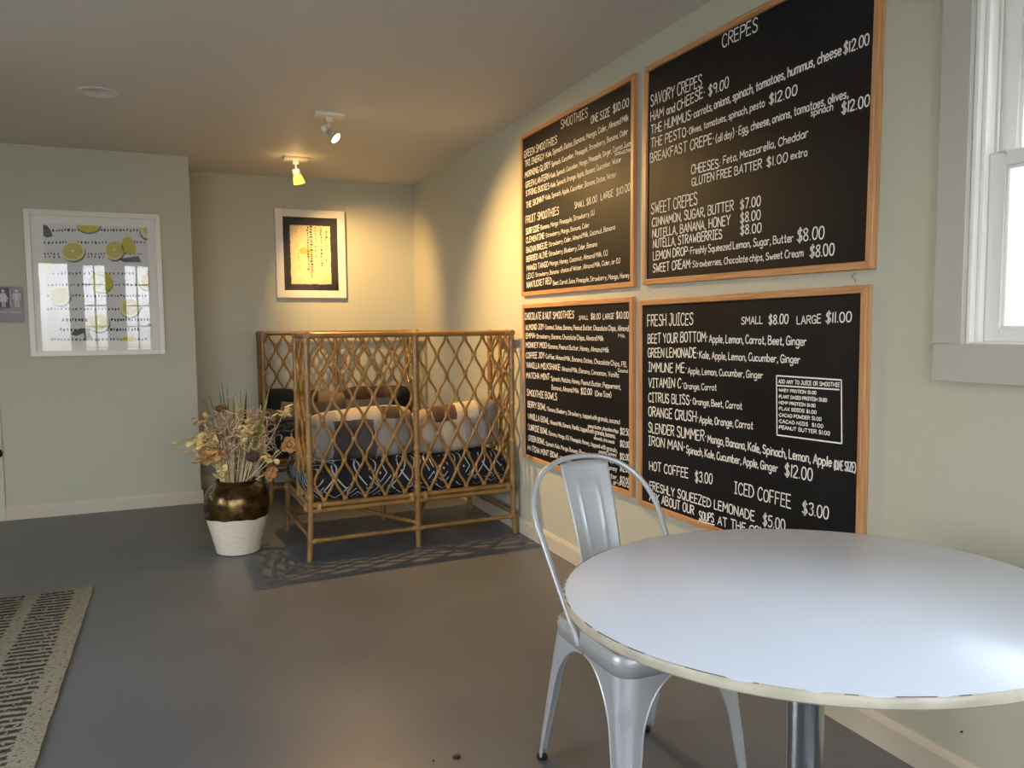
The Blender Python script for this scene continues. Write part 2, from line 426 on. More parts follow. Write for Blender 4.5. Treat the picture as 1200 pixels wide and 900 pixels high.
# ------------------------------------------------------------------ hand lettered stroke alphabet (cap height 10, x-height 6)
# each glyph: width | strokes; a stroke starting with ~ is smoothed
GL = {
'A': '5|0,0 2.5,10 5,0|.9,3.4 4.1,3.4', 'B': '4.8|0,0 0,10|~0,10 3.4,9.6 4,7.6 3,5.7 0,5.2|~0,5.2 4,4.8 4.8,2.6 3.6,.3 0,0',
'C': '4.6|~4.6,8.4 3.2,10 1.2,9.2 .1,6 .2,3 1.4,.4 3.2,0 4.6,1.6', 'D': '4.8|0,0 0,10|~0,10 3,9.2 4.8,6 4.6,3 2.8,.5 0,0',
'E': '4|4,10 0,10 0,0 4,0|0,5.3 3.4,5.3', 'F': '4|4,10 0,10 0,0|0,5.2 3.3,5.2',
'G': '4.8|~4.7,8.5 3.2,10 1.2,9.2 .1,6 .2,3 1.4,.3 3.4,.1 4.7,1.8|4.7,0 4.7,4.4 2.7,4.4', 'H': '4.6|0,0 0,10|4.6,0 4.6,10|0,5 4.6,5',
'I': '3|0,10 3,10|1.5,10 1.5,0|0,0 3,0', 'J': '4|1.2,10 4,10|~3.2,10 3.2,3 2.4,.4 1,.1 0,2', 'K': '4.6|0,0 0,10|4.4,10 0,4.6|1,5.8 4.6,0',
'L': '3.8|0,10 0,0 3.8,0', 'M': '5.8|0,0 .3,10 2.9,3.6 5.5,10 5.8,0', 'N': '4.8|0,0 0,10 4.8,0 4.8,10',
'O': '4.8|~2.4,10 .7,8.8 0,5 .7,1.2 2.4,0 4.1,1.2 4.8,5 4.1,8.8 2.4,10', 'P': '4.4|0,0 0,10|~0,10 3.6,9.6 4.4,7.4 3.4,5 0,4.6',
'Q': '4.8|~2.4,10 .7,8.8 0,5 .7,1.2 2.4,0 4.1,1.2 4.8,5 4.1,8.8 2.4,10|2.8,2.6 4.9,-.6', 'R': '4.6|0,0 0,10|~0,10 3.6,9.6 4.3,7.6 3.4,5.4 0,5|1.6,5 4.6,0',
'S': '4.4|~4.1,8.6 2.9,10 1,9.6 .3,7.6 1.4,5.8 3.3,4.6 4.3,2.4 3.3,.3 1.3,.1 0,1.6', 'T': '5|0,10 5,10|2.5,10 2.5,0',
'U': '4.6|~0,10 0,3 .8,.5 2.3,0 3.8,.5 4.6,3 4.6,10', 'V': '5|0,10 2.5,0 5,10', 'W': '6.4|0,10 1.5,0 3.2,7 4.9,0 6.4,10', 'X': '4.8|0,10 4.8,0|4.8,10 0,0',
'Y': '4.8|0,10 2.4,5 4.8,10|2.4,5 2.4,0', 'Z': '4.6|0,10 4.6,10 0,0 4.6,0',
'a': '3.8|~3.6,5 2.4,6.1 .8,5.4 0,3 .8,.5 2.2,.1 3.5,1.6|3.6,6 3.6,1.2 4.2,.1', 'b': '3.8|0,10 0,0|~0,4.4 1.6,6 3.2,5.2 3.8,3 3,.6 1.6,0 0,1.4',
'c': '3.4|~3.4,5 2,6.1 .6,5.2 0,3 .6,.7 2,0 3.4,1.1', 'd': '3.8|3.8,10 3.8,0|~3.8,4.4 2.2,6 .6,5.2 0,3 .8,.6 2.2,0 3.8,1.6',
'e': '3.6|~0,3.2 3.6,3.4 3,5.6 1.7,6.1 .5,5.2 0,3 .7,.6 2,0 3.5,1.1', 'f': '3|~3,9.2 2.2,10 1.3,9.2 1.2,7 1.2,0|0,5.8 2.6,5.8',
'g': '3.8|~3.7,5 2.4,6.1 .8,5.4 0,3.2 .8,.8 2.2,.4 3.6,2|~3.7,6 3.7,-1.4 2.8,-3.2 1.2,-3.3 .1,-2.2', 'h': '3.6|0,10 0,0|~0,4 1.5,6 3,5.6 3.6,4 3.6,0',
'i': '.6|.3,6 .3,0|.2,8 .4,8.3', 'j': '1.8|~1.5,6 1.5,-2 .8,-3.2 0,-2.6|1.4,8 1.6,8.3', 'k': '3.4|0,10 0,0|3.2,6 0,2.6|1,3.7 3.4,0', 'l': '.6|.3,10 .3,0',
'm': '5.8|0,6 0,0|~0,4 1.3,6 2.5,5.6 2.9,4 2.9,0|~2.9,4 4.2,6 5.4,5.6 5.8,4 5.8,0', 'n': '3.6|0,6 0,0|~0,4 1.5,6 3,5.6 3.6,4 3.6,0',
'o': '3.8|~1.9,6.1 .5,5.3 0,3 .5,.7 1.9,0 3.3,.7 3.8,3 3.3,5.3 1.9,6.1', 'p': '3.8|0,6 0,-3.4|~0,4.4 1.6,6 3.2,5.2 3.8,3 3,.6 1.6,0 0,1.4',
'q': '3.8|3.8,6 3.8,-3.4|~3.8,4.4 2.2,6 .6,5.2 0,3 .8,.6 2.2,0 3.8,1.6', 'r': '2.8|0,6 0,0|~0,3.6 1,5.6 2,6.1 2.8,5.4', 's': '3.2|~3,5.1 2,6.1 .7,5.7 .3,4.5 1.5,3.3 2.9,2.2 2.8,.7 1.5,0 0,.9',
't': '3|~1.3,9 1.3,1 2,.1 3,.7|0,6 2.8,6', 'u': '3.6|~0,6 0,2 .7,.3 1.8,0 3,.8 3.6,2.2|3.6,6 3.6,0', 'v': '3.6|0,6 1.8,0 3.6,6', 'w': '5|0,6 1.2,0 2.5,4.6 3.8,0 5,6',
'x': '3.6|0,6 3.6,0|3.6,6 0,0', 'y': '3.6|0,6 1.9,.6|3.6,6 1.9,.6 .7,-3.3', 'z': '3.4|0,6 3.4,6 0,0 3.4,0',
'0': '4.2|~2.1,10 .6,8.8 0,5 .6,1.2 2.1,0 3.6,1.2 4.2,5 3.6,8.8 2.1,10', '1': '.8|.4,10 .4,0', '2': '4.2|~0,8 .9,9.7 2.4,10 3.9,8.6 3.6,6 1.8,2.8 0,0|0,0 4.2,0',
'3': '4|~0,8.8 1.6,10 3.4,9.2 3.5,7 2,5.4 1.2,5.3|~1.2,5.3 3,4.9 4,3 3.2,.7 1.6,0 0,1.2', '5': '4|3.8,10 .5,10 .2,5.6|~.2,5.6 2,6.2 3.7,5 4,2.8 2.8,.4 1.2,0 0,1',
'7': '4.2|0,10 4.2,10 1.4,0', '8': '4|~2,10 .6,9 .5,7 2,5.2 3.7,3.4 3.6,.9 2,0 .4,.9 .3,3.4 2,5.2 3.5,7 3.4,9 2,10', '9': '4|~3.9,7.4 2.8,5.4 1,5.6 .2,7.8 1,9.6 2.6,10 3.8,8.8 3.9,7.4|3.9,7.6 3.5,0',
'$': '4.4|~4.1,8.4 2.9,9.6 1,9.2 .3,7.4 1.4,5.7 3.3,4.5 4.2,2.5 3.3,.6 1.3,.4 0,1.7|1.9,11.2 1.9,-1.2|2.6,11.2 2.6,-1.2', '&': '5|~5,0 1.2,7 1.2,9.2 2.4,10 3.4,8.6 2.6,6.6 .5,4 .2,1.6 1.6,0 3.4,.8 4.8,3.8',
',': '1|.7,.9 .2,-1.6', '.': '.8|.2,.3 .5,.3', '-': '1.1|.2,4.6 .9,4.8', ':': '.8|.2,1.5 .5,1.5|.2,5 .5,5', '(': '2.2|~2.2,11 .6,8 .2,4.6 .8,1 2.2,-1.4', ')': '2.2|~0,11 1.6,8 2,4.6 1.4,1 0,-1.4', '+': '3.4|0,4 3.4,4|1.7,6 1.7,2',
}
def _smooth(p, n=4):
    out = []
    for i in range(len(p)-1):
        a = p[i-1] if i else (2*p[0][0]-p[1][0], 2*p[0][1]-p[1][1])
        b, c_ = p[i], p[i+1]
        d_ = p[i+2] if i+2 < len(p) else (2*c_[0]-b[0], 2*c_[1]-b[1])
        for k in range(n):
            t = k/n
            out.append(tuple(.5*(2*b[q]+(c_[q]-a[q])*t+(2*a[q]-5*b[q]+4*c_[q]-d_[q])*t*t+(-a[q]+3*b[q]-3*c_[q]+d_[q])*t**3) for q in (0, 1)))
    out.append(p[-1]); return out
GLY = {}
for ch, s_ in GL.items():
    q = s_.split('|'); st = []
    for k in q[1:]:
        sm = k[0] == '~'
        pts = [tuple(float(v) for v in t.split(',')) for t in k.lstrip('~').split()]
        st.append(_smooth(pts) if sm else pts)
    GLY[ch] = (float(q[0]), st)
def stroke(mb, pts, w, xface):
    # break the line at sharp corners so every limb keeps its full width
    for i in range(1, len(pts)-1):
        ay, az = pts[i][0]-pts[i-1][0], pts[i][1]-pts[i-1][1]; by, bz = pts[i+1][0]-pts[i][0], pts[i+1][1]-pts[i][1]
        l = sqrt((ay*ay+az*az)*(by*by+bz*bz))
        if l > 0 and (ay*by+az*bz)/l < .45:
            stroke(mb, pts[:i+1], w, xface); stroke(mb, pts[i:], w, xface); return
    # flat painted line in the (y, z) plane at x = xface, with rounded ends
    n = len(pts); Lf = []; Rt = []
    for i in range(n):
        a = pts[max(i-1, 0)]; b = pts[min(i+1, n-1)]
        dy, dz = b[0]-a[0], b[1]-a[1]; l = sqrt(dy*dy+dz*dz) or 1e-9
        ny, nz = -dz/l, dy/l
        Lf.append((pts[i][0]+ny*w, pts[i][1]+nz*w)); Rt.append((pts[i][0]-ny*w, pts[i][1]-nz*w))
    def endcap(p, q):
        dy, dz = p[0]-q[0], p[1]-q[1]; l = sqrt(dy*dy+dz*dz) or 1e-9
        return (p[0]+dy/l*w*.8, p[1]+dz/l*w*.8)
    vs = [(xface, *p) for p in Lf]+[(xface, *p) for p in Rt]+[(xface, *endcap(pts[0], pts[1])), (xface, *endcap(pts[-1], pts[-2]))]
    fs = [(i, i+1, n+i+1, n+i) for i in range(n-1)]+[(2*n, 0, n), (n-1, 2*n+1, 2*n-1)]
    mb.add(vs, fs)
def write(mb, text, y0, z0, y1, z1, cap, xface, w, rnd):
    w = min(w, max(.0014, cap*.062)); cap = cap*.96-2*w; z0 += w; z1 += w
    s_ = 1 if y1 > y0 else -1; y0 += s_*w; y1 -= s_*w
    gap = 1.45; adv = []; t = 0.0
    for ch in text:
        wd = (3.0 if text.isupper() else 2.2) if ch == ' ' else GLY[ch][0]
        adv.append(t); t += wd + (0 if ch == ' ' else gap)
    t -= gap
    sx = 1.0/t
    for ch, a in zip(text, adv):
        if ch == ' ': continue
        jy = rnd.uniform(-.25, .25); js = rnd.uniform(.95, 1.05); sh = rnd.uniform(-.03, .05)
        for st in GLY[ch][1]:
            P = []
            for px, py in st:
                u = (a+px+sh*py)*sx; v = (py*js+jy)*cap/10
                P.append((y0+(y1-y0)*u, z0+(z1-z0)*u+v))
            stroke(mb, P, w, xface)
MENU={
 'smoothies':[
  ('SMOOTHIES', 3.644, 2.253, 3.356, 2.245, 0.049),
  ('ONE SIZE', 3.327, 2.204, 3.147, 2.199, 0.0423),
  ('$10.00', 3.121, 2.202, 2.984, 2.2, 0.0424),
  ('GREEN SMOOTHIES', 4.109, 2.198, 3.686, 2.193, 0.0443),
  ('TRI ENERGY-', 4.098, 2.146, 3.827, 2.141, 0.0386),
  ('Kale, Spinach, Dates, Banana, Mango, Cider, Almond Milk', 3.821, 2.144, 2.986, 2.14, 0.0317),
  ('MORNING GLORY-', 4.095, 2.085, 3.759, 2.082, 0.0384),
  ('Spinach, Cucumber, Pineapple, Strawberry, Banana, Cider', 3.753, 2.084, 2.992, 2.082, 0.0293),
  ('GREEN LANTERN-', 4.091, 2.027, 3.768, 2.025, 0.0372),
  ('Kale, Spinach, Cucumber, Mango, Pineapple, Ginger, Carrot Juice', 3.762, 2.027, 2.962, 2.027, 0.0282),
  ('DATES+LECITHIN', 3.103, 2.009, 2.966, 2.002, 0.0156),
  ('STRING BODIES-', 4.088, 1.98, 3.769, 1.974, 0.036),
  ('Kale, Spinach, Orange, Apple, Banana, Cucumber, Water', 3.763, 1.976, 3.045, 1.973, 0.0285),
  ('THE SKINNY-', 4.086, 1.911, 3.832, 1.92, 0.0376),
  ('Kale, Spinach, Apple, Cucumber, Banana, Dates, Water', 3.827, 1.922, 3.089, 1.914, 0.0289),
  ('FRUIT SMOOTHIES', 4.091, 1.828, 3.669, 1.824, 0.046),
  ('SMALL', 3.497, 1.828, 3.385, 1.827, 0.0347),
  ('$8.00', 3.371, 1.826, 3.263, 1.828, 0.0371),
  ('LARGE', 3.232, 1.829, 3.115, 1.831, 0.0357),
  ('$10.00', 3.092, 1.829, 2.968, 1.833, 0.0365),
  ('SURFSIDE-', 4.092, 1.765, 3.899, 1.766, 0.0381),
  ('Banana, Mango  Pineapple, Strawberry, OJ', 3.892, 1.77, 3.289, 1.77, 0.0276),
  ('CLEMENTINE-', 4.09, 1.716, 3.835, 1.718, 0.0359),
  ('Strawberry, Mango, Banana, Cider', 3.827, 1.721, 3.342, 1.719, 0.0264),
  ('BAZAN BREEZE-', 4.086, 1.661, 3.796, 1.664, 0.0352),
  ('Strawberry, Cider, Almond Milk, Coconut, Banana', 3.79, 1.668, 3.099, 1.68, 0.0268),
  ('BERRIED ALIVE-', 4.087, 1.609, 3.796, 1.616, 0.0353),
  ('Strawberry, Blueberry, Cider, Banana', 3.79, 1.618, 3.265, 1.62, 0.0274),
  ('MANGO TANGO-', 4.083, 1.558, 3.788, 1.562, 0.034),
  ('Mango, Honey, Coconut, Almond Milk, OJ', 3.782, 1.565, 3.165, 1.568, 0.0271),
  ('LEXI-', 4.084, 1.512, 3.975, 1.515, 0.0334),
  ('Strawberry, Banana - choice of Water, Almond Milk, Cider, or OJ', 3.964, 1.517, 3.054, 1.524, 0.0262),
  ('NANTUCKET RED-', 4.085, 1.46, 3.75, 1.469, 0.0392),
  ('Beet, Carrot Juice, Pineapple, Strawberry, Mango, Honey', 3.743, 1.46, 2.976, 1.454, 0.0265),
 ],
 'chocolate':[
  ('CHOCOLATE & NUT', 4.115, 1.279, 3.762, 1.28, 0.0436),
  ('SMOOTHIES', 3.748, 1.28, 3.503, 1.281, 0.042),
  ('SMALL', 3.452, 1.272, 3.354, 1.272, 0.0235),
  ('$8.00', 3.33, 1.272, 3.233, 1.272, 0.0319),
  ('LARGE', 3.213, 1.271, 3.109, 1.272, 0.0298),
  ('$10.00', 3.091, 1.272, 2.981, 1.272, 0.0353),
  ('ALMOND JOY-', 4.106, 1.219, 3.849, 1.223, 0.0361),
  ('Coconut, Dates, Banana, Peanut Butter, Chocolate Chips, Almond', 3.843, 1.224, 2.982, 1.216, 0.0283),
  ('Milk', 3.072, 1.188, 3.012, 1.186, 0.0194),
  ('EMMA-', 4.104, 1.171, 3.964, 1.174, 0.0366),
  ('Strawberry, Banana, Chocolate Chips, Almond Milk', 3.957, 1.174, 3.204, 1.169, 0.0282),
  ('MONKEY MOO-', 4.105, 1.118, 3.811, 1.121, 0.036),
  ('Banana, Peanut Butter, Honey, Almond Milk', 3.805, 1.121, 3.155, 1.115, 0.0276),
  ('COFFEE JOY-', 4.102, 1.056, 3.842, 1.064, 0.0376),
  ('Coffee, Almond Milk, Banana, Dates, Chocolate Chips, PB,', 3.837, 1.065, 2.995, 1.054, 0.0273),
  ('Coconut', 3.074, 1.029, 2.985, 1.029, 0.0194),
  ('VANILLA MILKSHAKE-', 4.098, 1.001, 3.652, 1.007, 0.0369),
  ('Almond Milk, Banana, Cinnamon, Vanilla', 3.642, 1.006, 3.066, 1.003, 0.0269),
  ('MATCHA MINT-', 4.1, 0.941, 3.778, 0.948, 0.0375),
  ('Spinach, Matcha, Honey, Peanut Butter, Peppermint,', 3.772, 0.947, 3.045, 0.949, 0.0274),
  ('Banana, Almond Milk', 3.767, 0.898, 3.454, 0.901, 0.0287),
  ('$12.00', 3.435, 0.898, 3.317, 0.903, 0.0366),
  ('(One Size)', 3.291, 0.901, 3.132, 0.906, 0.0284),
  ('SMOOTHIE BOWLS', 4.093, 0.84, 3.7, 0.844, 0.0413),
  ('BERRY BOWL-', 4.086, 0.773, 3.825, 0.776, 0.0392),
  ('Banana, Blueberry, Strawberry, topped with granola, coconut', 3.817, 0.776, 3.052, 0.788, 0.0265),
  ('peanut butter, chocolate chips', 3.36, 0.739, 3.069, 0.746, 0.0206),
  ('$12.50', 3.055, 0.742, 2.97, 0.744, 0.0337),
  ('VANILLA BOWL-', 4.087, 0.706, 3.791, 0.705, 0.0378),
  ('Almond Milk, Banana, Vanilla, topped with granola, banana,', 3.785, 0.707, 3.094, 0.717, 0.0266),
  ('almonds, chia seeds', 3.3, 0.687, 3.103, 0.691, 0.0194),
  ('$12.00', 3.057, 0.685, 2.97, 0.689, 0.0338),
  ('SUNRISE BOWL-', 4.085, 0.641, 3.805, 0.644, 0.038),
  ('Banana, Mango, OJ, Pineapple, Honey, topped with granola,', 3.8, 0.645, 3.076, 0.652, 0.0254),
  ('coconut, banana', 3.253, 0.627, 3.087, 0.633, 0.0193),
  ('$12.00', 3.057, 0.625, 2.97, 0.63, 0.0339),
  ('GREEN BOWL-', 4.084, 0.578, 3.845, 0.582, 0.0368),
  ('Spinach, Kale, Mango, Banana, Pineapple, topped with apple,', 3.842, 0.582, 3.081, 0.6, 0.0256),
  ('granola, Honey', 3.318, 0.553, 3.081, 0.564, 0.0264),
  ('$12.00', 3.057, 0.571, 2.97, 0.576, 0.0339),
  ('MATCHA MINT BOWL-', 4.086, 0.518, 3.671, 0.529, 0.0362),
  ('Spinach, Banana, Peanut Butter,', 3.665, 0.524, 3.071, 0.524, 0.0275),
  ('hemp seeds, granola', 3.366, 0.497, 2.972, 0.506, 0.0183),
  ('$12.00', 3.057, 0.516, 2.97, 0.523, 0.034),
 ],
 'crepes':[
  ('CREPES', 2.351, 2.241, 2.161, 2.237, 0.0506),
  ('SAVORY CREPES', 2.815, 2.152, 2.466, 2.138, 0.0532),
  ('HAM', 2.814, 2.09, 2.717, 2.091, 0.0452),
  ('and', 2.699, 2.091, 2.638, 2.088, 0.0411),
  ('CHEESE-', 2.626, 2.087, 2.446, 2.095, 0.0422),
  ('$9.00', 2.429, 2.09, 2.31, 2.091, 0.0426),
  ('THE HUMMUS-', 2.811, 2.037, 2.521, 2.032, 0.0426),
  ('carrots, onions, spinach, tomatoes, hummus, cheese', 2.517, 2.033, 1.792, 2.042, 0.0374),
  ('$12.00', 1.787, 2.039, 1.69, 2.038, 0.0371),
  ('THE PESTO-', 2.811, 1.982, 2.55, 1.975, 0.0429),
  ('Olives, tomatoes, spinach, pesto', 2.546, 1.978, 2.121, 1.976, 0.0308),
  ('$12.00', 2.102, 1.975, 1.972, 1.973, 0.0383),
  ('BREAKFAST CREPE-', 2.817, 1.922, 2.39, 1.912, 0.0434),
  ('(all day) - Egg, cheese, onions, tomatoes, olives,', 2.382, 1.911, 1.761, 1.909, 0.033),
  ('spinach', 1.912, 1.89, 1.821, 1.888, 0.0262),
  ('$12.00', 1.789, 1.867, 1.684, 1.864, 0.0374),
  ('CHEESES:', 2.531, 1.823, 2.352, 1.816, 0.0393),
  ('Feta, Mozzarella, Cheddar', 2.339, 1.824, 1.92, 1.83, 0.032),
  ('GLUTEN FREE BATTER', 2.526, 1.777, 2.13, 1.772, 0.0356),
  ('$1.00', 2.109, 1.771, 2.009, 1.77, 0.0347),
  ('extra', 1.997, 1.774, 1.922, 1.772, 0.0296),
  ('SWEET CREPES', 2.806, 1.706, 2.487, 1.703, 0.0516),
  ('CINNAMON, SUGAR, BUTTER', 2.8, 1.654, 2.274, 1.651, 0.0408),
  ('$7.00', 2.242, 1.648, 2.134, 1.646, 0.0389),
  ('NUTELLA, BANANA, HONEY', 2.797, 1.607, 2.292, 1.601, 0.041),
  ('$8.00', 2.241, 1.6, 2.133, 1.6, 0.0389),
  ('NUTELLA, STRAWBERRIES', 2.792, 1.564, 2.337, 1.557, 0.04),
  ('$8.00', 2.24, 1.558, 2.128, 1.556, 0.0378),
  ('LEMON DROP-', 2.792, 1.514, 2.536, 1.515, 0.0399),
  ('Freshly Squeezed Lemon, Sugar, Butter', 2.531, 1.516, 1.976, 1.508, 0.0315),
  ('$8.00', 1.962, 1.506, 1.845, 1.504, 0.045),
  ('SWEET CREAM-', 2.792, 1.462, 2.521, 1.463, 0.0413),
  ('Strawberries, Chocolate chips, Sweet Cream', 2.517, 1.464, 1.931, 1.457, 0.0289),
  ('$8.00', 1.906, 1.451, 1.803, 1.449, 0.0411),
 ],
 'juices':[
  ('FRESH JUICES', 2.832, 1.237, 2.508, 1.241, 0.0533),
  ('SMALL', 2.228, 1.241, 2.115, 1.243, 0.0309),
  ('$8.00', 2.088, 1.24, 1.993, 1.242, 0.0372),
  ('LARGE', 1.956, 1.24, 1.85, 1.243, 0.0305),
  ('$11.00', 1.834, 1.243, 1.731, 1.245, 0.0362),
  ('BEET YOUR BOTTOM-', 2.829, 1.163, 2.416, 1.177, 0.045),
  ('Apple, Lemon, Carrot, Beet, Ginger', 2.409, 1.174, 1.91, 1.171, 0.0336),
  ('GREEN LEMONADE-', 2.828, 1.104, 2.474, 1.113, 0.044),
  ('Kale, Apple, Lemon, Cucumber, Ginger', 2.469, 1.112, 1.936, 1.113, 0.0314),
  ('IMMUNE ME-', 2.823, 1.042, 2.548, 1.05, 0.0445),
  ('Apple, Lemon, Cucumber, Ginger', 2.542, 1.048, 2.11, 1.054, 0.03),
  ('VITAMIN C-', 2.823, 0.975, 2.572, 0.987, 0.0448),
  ('Orange, Carrot', 2.567, 0.986, 2.36, 0.994, 0.0284),
  ('CITRUS BLISS-', 2.823, 0.912, 2.516, 0.925, 0.0445),
  ('Orange, Beet, Carrot', 2.507, 0.929, 2.215, 0.936, 0.0304),
  ('ORANGE CRUSH-', 2.822, 0.85, 2.47, 0.862, 0.046),
  ('Apple, Orange, Carrot', 2.466, 0.861, 2.156, 0.872, 0.0329),
  ('SLENDER SUMMER-', 2.822, 0.78, 2.419, 0.792, 0.0473),
  ('Mango, Banana, Kale, Spinach, Lemon, Apple', 2.412, 0.791, 1.795, 0.796, 0.0362),
  ('(ONE SIZE)', 1.788, 0.791, 1.701, 0.796, 0.033),
  ('IRON MAN-', 2.821, 0.723, 2.556, 0.734, 0.0452),
  ('Spinach, Kale, Cucumber, Apple, Ginger', 2.549, 0.73, 2.03, 0.74, 0.0343),
  ('$12.00', 1.999, 0.734, 1.873, 0.738, 0.0456),
  ('HOT COFFEE', 2.813, 0.617, 2.531, 0.63, 0.0444),
  ('$3.00', 2.49, 0.624, 2.379, 0.634, 0.0466),
  ('ICED COFFEE', 2.254, 0.625, 1.965, 0.628, 0.0501),
  ('$3.00', 1.917, 0.624, 1.803, 0.629, 0.0471),
  ('FRESHLY SQUEEZED LEMONADE', 2.812, 0.532, 2.141, 0.545, 0.0413),
  ('$5.00', 2.102, 0.542, 1.99, 0.546, 0.0452),
  ('ASK ABOUT OUR', 2.812, 0.483, 2.491, 0.49, 0.0427),
  ('SOUPS', 2.462, 0.478, 2.367, 0.488, 0.0391),
  ('AT THE COUNTER', 2.348, 0.485, 1.971, 0.504, 0.0388),
 ],
 'addons':[
  ('ADD ANY TO JUICE OR SMOOTHIE', 2.036, 1.043, 1.77, 1.048, 0.0156),
  ('-WHEY PROTEIN $1.00', 2.036, 1.015, 1.864, 1.018, 0.013),
  ('-PLANT BASED PROTEIN $1.00', 2.035, 0.993, 1.82, 0.998, 0.0141),
  ('-HEMP PROTEIN $1.00', 2.035, 0.973, 1.867, 0.977, 0.013),
  ('-FLAX SEEDS $1.00', 2.034, 0.953, 1.862, 0.956, 0.0136),
  ('-CACAO POWDER $1.00', 2.034, 0.931, 1.841, 0.936, 0.0142),
  ('-CACAO NIBS  $1.00', 2.033, 0.91, 1.833, 0.915, 0.0141),
  ('-PEANUT BUTTER $1.00', 2.033, 0.889, 1.805, 0.895, 0.0147),
 ],
}
RULED=[[(2.044, 1.069), (1.765, 1.071), (1.758, 0.877), (2.037, 0.868), (2.044, 1.069)], [(2.039, 1.036), (1.773, 1.041)], [(2.465, 0.475), (2.365, 0.481)]]

# ------------------------------------------------------------------ menu chalkboards
M['chalk'] = mat('black_chalkboard', (25, 25, 27), 0.5, spec=0.16, var=0.35, vscale=2.6, rough_var=0.08)
M['chalkwhite'] = mat('white_chalk_marker', (240, 238, 230), 0.8)
FW, FD = 0.028, 0.021
def frame_rail(L, parent, loc, X, Z, name='frame_rail'):
    k = MB()
    def row(y, zi, zo): return [(-L/2+zo, y, zo), (L/2-zo, y, zo), (L/2-zi, y, zi), (-L/2+zi, y, zi)]
    a = row(0, FW, 0); b = row(FD, FW-.004, .002)
    k.add(a+b, [(3, 2, 1, 0), (4, 5, 6, 7), (0, 1, 5, 4), (1, 2, 6, 5), (2, 3, 7, 6), (3, 0, 4, 7)])
    X = Vector(X); Z = Vector(Z); Y = Z.cross(X)
    R = Matrix((X, Y, Z)).transposed()
    return k.build(name, 'oak', parent, loc=loc, rot=R.to_euler(), bevel=0.0015)
def chalkboard(key, y0, y1, z0, h_, tilt, label, w, extra=None):
    yc = (y0+y1)/2; W_ = y1-y0
    t = thing('menu_chalkboard', label, 'chalkboard', (WX, yc, z0), (tilt, 0, 0), group='menu chalkboards')
    frame_rail(W_, t, (0, 0, 0), (0, 1, 0), (0, 0, 1)); frame_rail(W_, t, (0, 0, h_), (0, -1, 0), (0, 0, -1))
    frame_rail(h_, t, (0, W_/2, h_/2), (0, 0, 1), (0, -1, 0)); frame_rail(h_, t, (0, -W_/2, h_/2), (0, 0, -1), (0, 1, 0))
    MB().box(-0.0125, -0.002, -W_/2+.012, W_/2-.012, .012, h_-.012).build('writing_panel', 'chalk', t)
    rnd = random.Random(len(key)*7+1)
    ca, sa = cos(tilt), sin(tilt)
    def place(k, name, par):
        def f(v):
            y, z = v.y-yc, v.z-z0
            return Vector((-0.0133, y*ca+z*sa, -y*sa+z*ca))
        return k.move(f).build(name, 'chalkwhite', par)
    for r_ in MENU[key]:
        k = MB(); write(k, *r_, 0.0, w, rnd)
        if r_[0] == 'SOUPS': stroke(k, RULED[2], w, 0.0)
        place(k, 'price' if '$' in r_[0] else 'item_name' if r_[0].upper() == r_[0] else 'ingredient_line', t)
    if extra:
        k = MB()
        for pl in RULED[:2]: stroke(k, pl, w, 0.0)
        box = place(k, 'add_on_box', t)
        for r_ in MENU['addons']:
            k = MB(); write(k, *r_, 0.0, w*.9, rnd); place(k, 'add_on_line', box)
    return t
chalkboard('smoothies', 2.935, 4.150, 1.413, 0.917, 0.004, 'oak framed chalkboard headed SMOOTHIES, upper left of the four menu boards', 0.0023)
chalkboard('chocolate', 2.942, 4.143, 0.468, 0.902, 0.0, 'oak framed chalkboard headed CHOCOLATE & NUT SMOOTHIES, lower left, behind the metal chair', 0.0023)
chalkboard('crepes', 1.657, 2.865, 1.406, 0.912, 0.013, 'oak framed chalkboard headed CREPES, upper right of the four menu boards', 0.0024)
chalkboard('juices', 1.667, 2.893, 0.450, 0.904, -0.003, 'oak framed chalkboard headed FRESH JUICES, lower right, behind the round table', 0.0024, extra=True)

M['wire'] = mat('grey_steel_wire', (120, 118, 116), 0.3, metal=0.9)
def hook(y, z, label):
    k = MB()
    pts = [(WX, 0, 0), (WX-.008, 0, 0)]
    for q in range(9):
        a = -pi/2+q*pi*1.25/8
        pts.append((WX-.008-.006*cos(a-pi/2)*0-0.004*sin(q*.35), .007*sin(q*.7), -.004-.022*q/8))
    k.tube([(p[0]-WX, p[1], p[2]) for p in pts], 0.0012, 6)
    o = k.build('wall_hook', 'wire', loc=(WX, y, z))
    tag(o, label, 'hook', group='wall hooks between the boards')
hook(1.73, 1.392, 'small wire hook below the right end of the CREPES board')
hook(2.83, 1.388, 'small wire hook above the left corner of the FRESH JUICES board')

# ------------------------------------------------------------------ pictures
class Flat:
    # thin printed shapes lying in the plane y = const, given in (x, z)
    def __init__(s, mb, y, mi=0): s.mb = mb; s.y = y
    def poly(s, pts, mi): s.mb.add([(x, s.y, z) for x, z in pts], [tuple(range(len(pts)))], mi)
    def ell(s, cx, cz, rx, rz, mi, n=28, a0=0, a1=2*pi, rot=0):
        P = []
        for i in range(n):
            a = a0+(a1-a0)*i/(n if a1-a0 > 6.28 else n-1)
            u, v = rx*cos(a), rz*sin(a)
            P.append((cx+u*cos(rot)-v*sin(rot), cz+u*sin(rot)+v*cos(rot)))
        s.poly(P, mi)

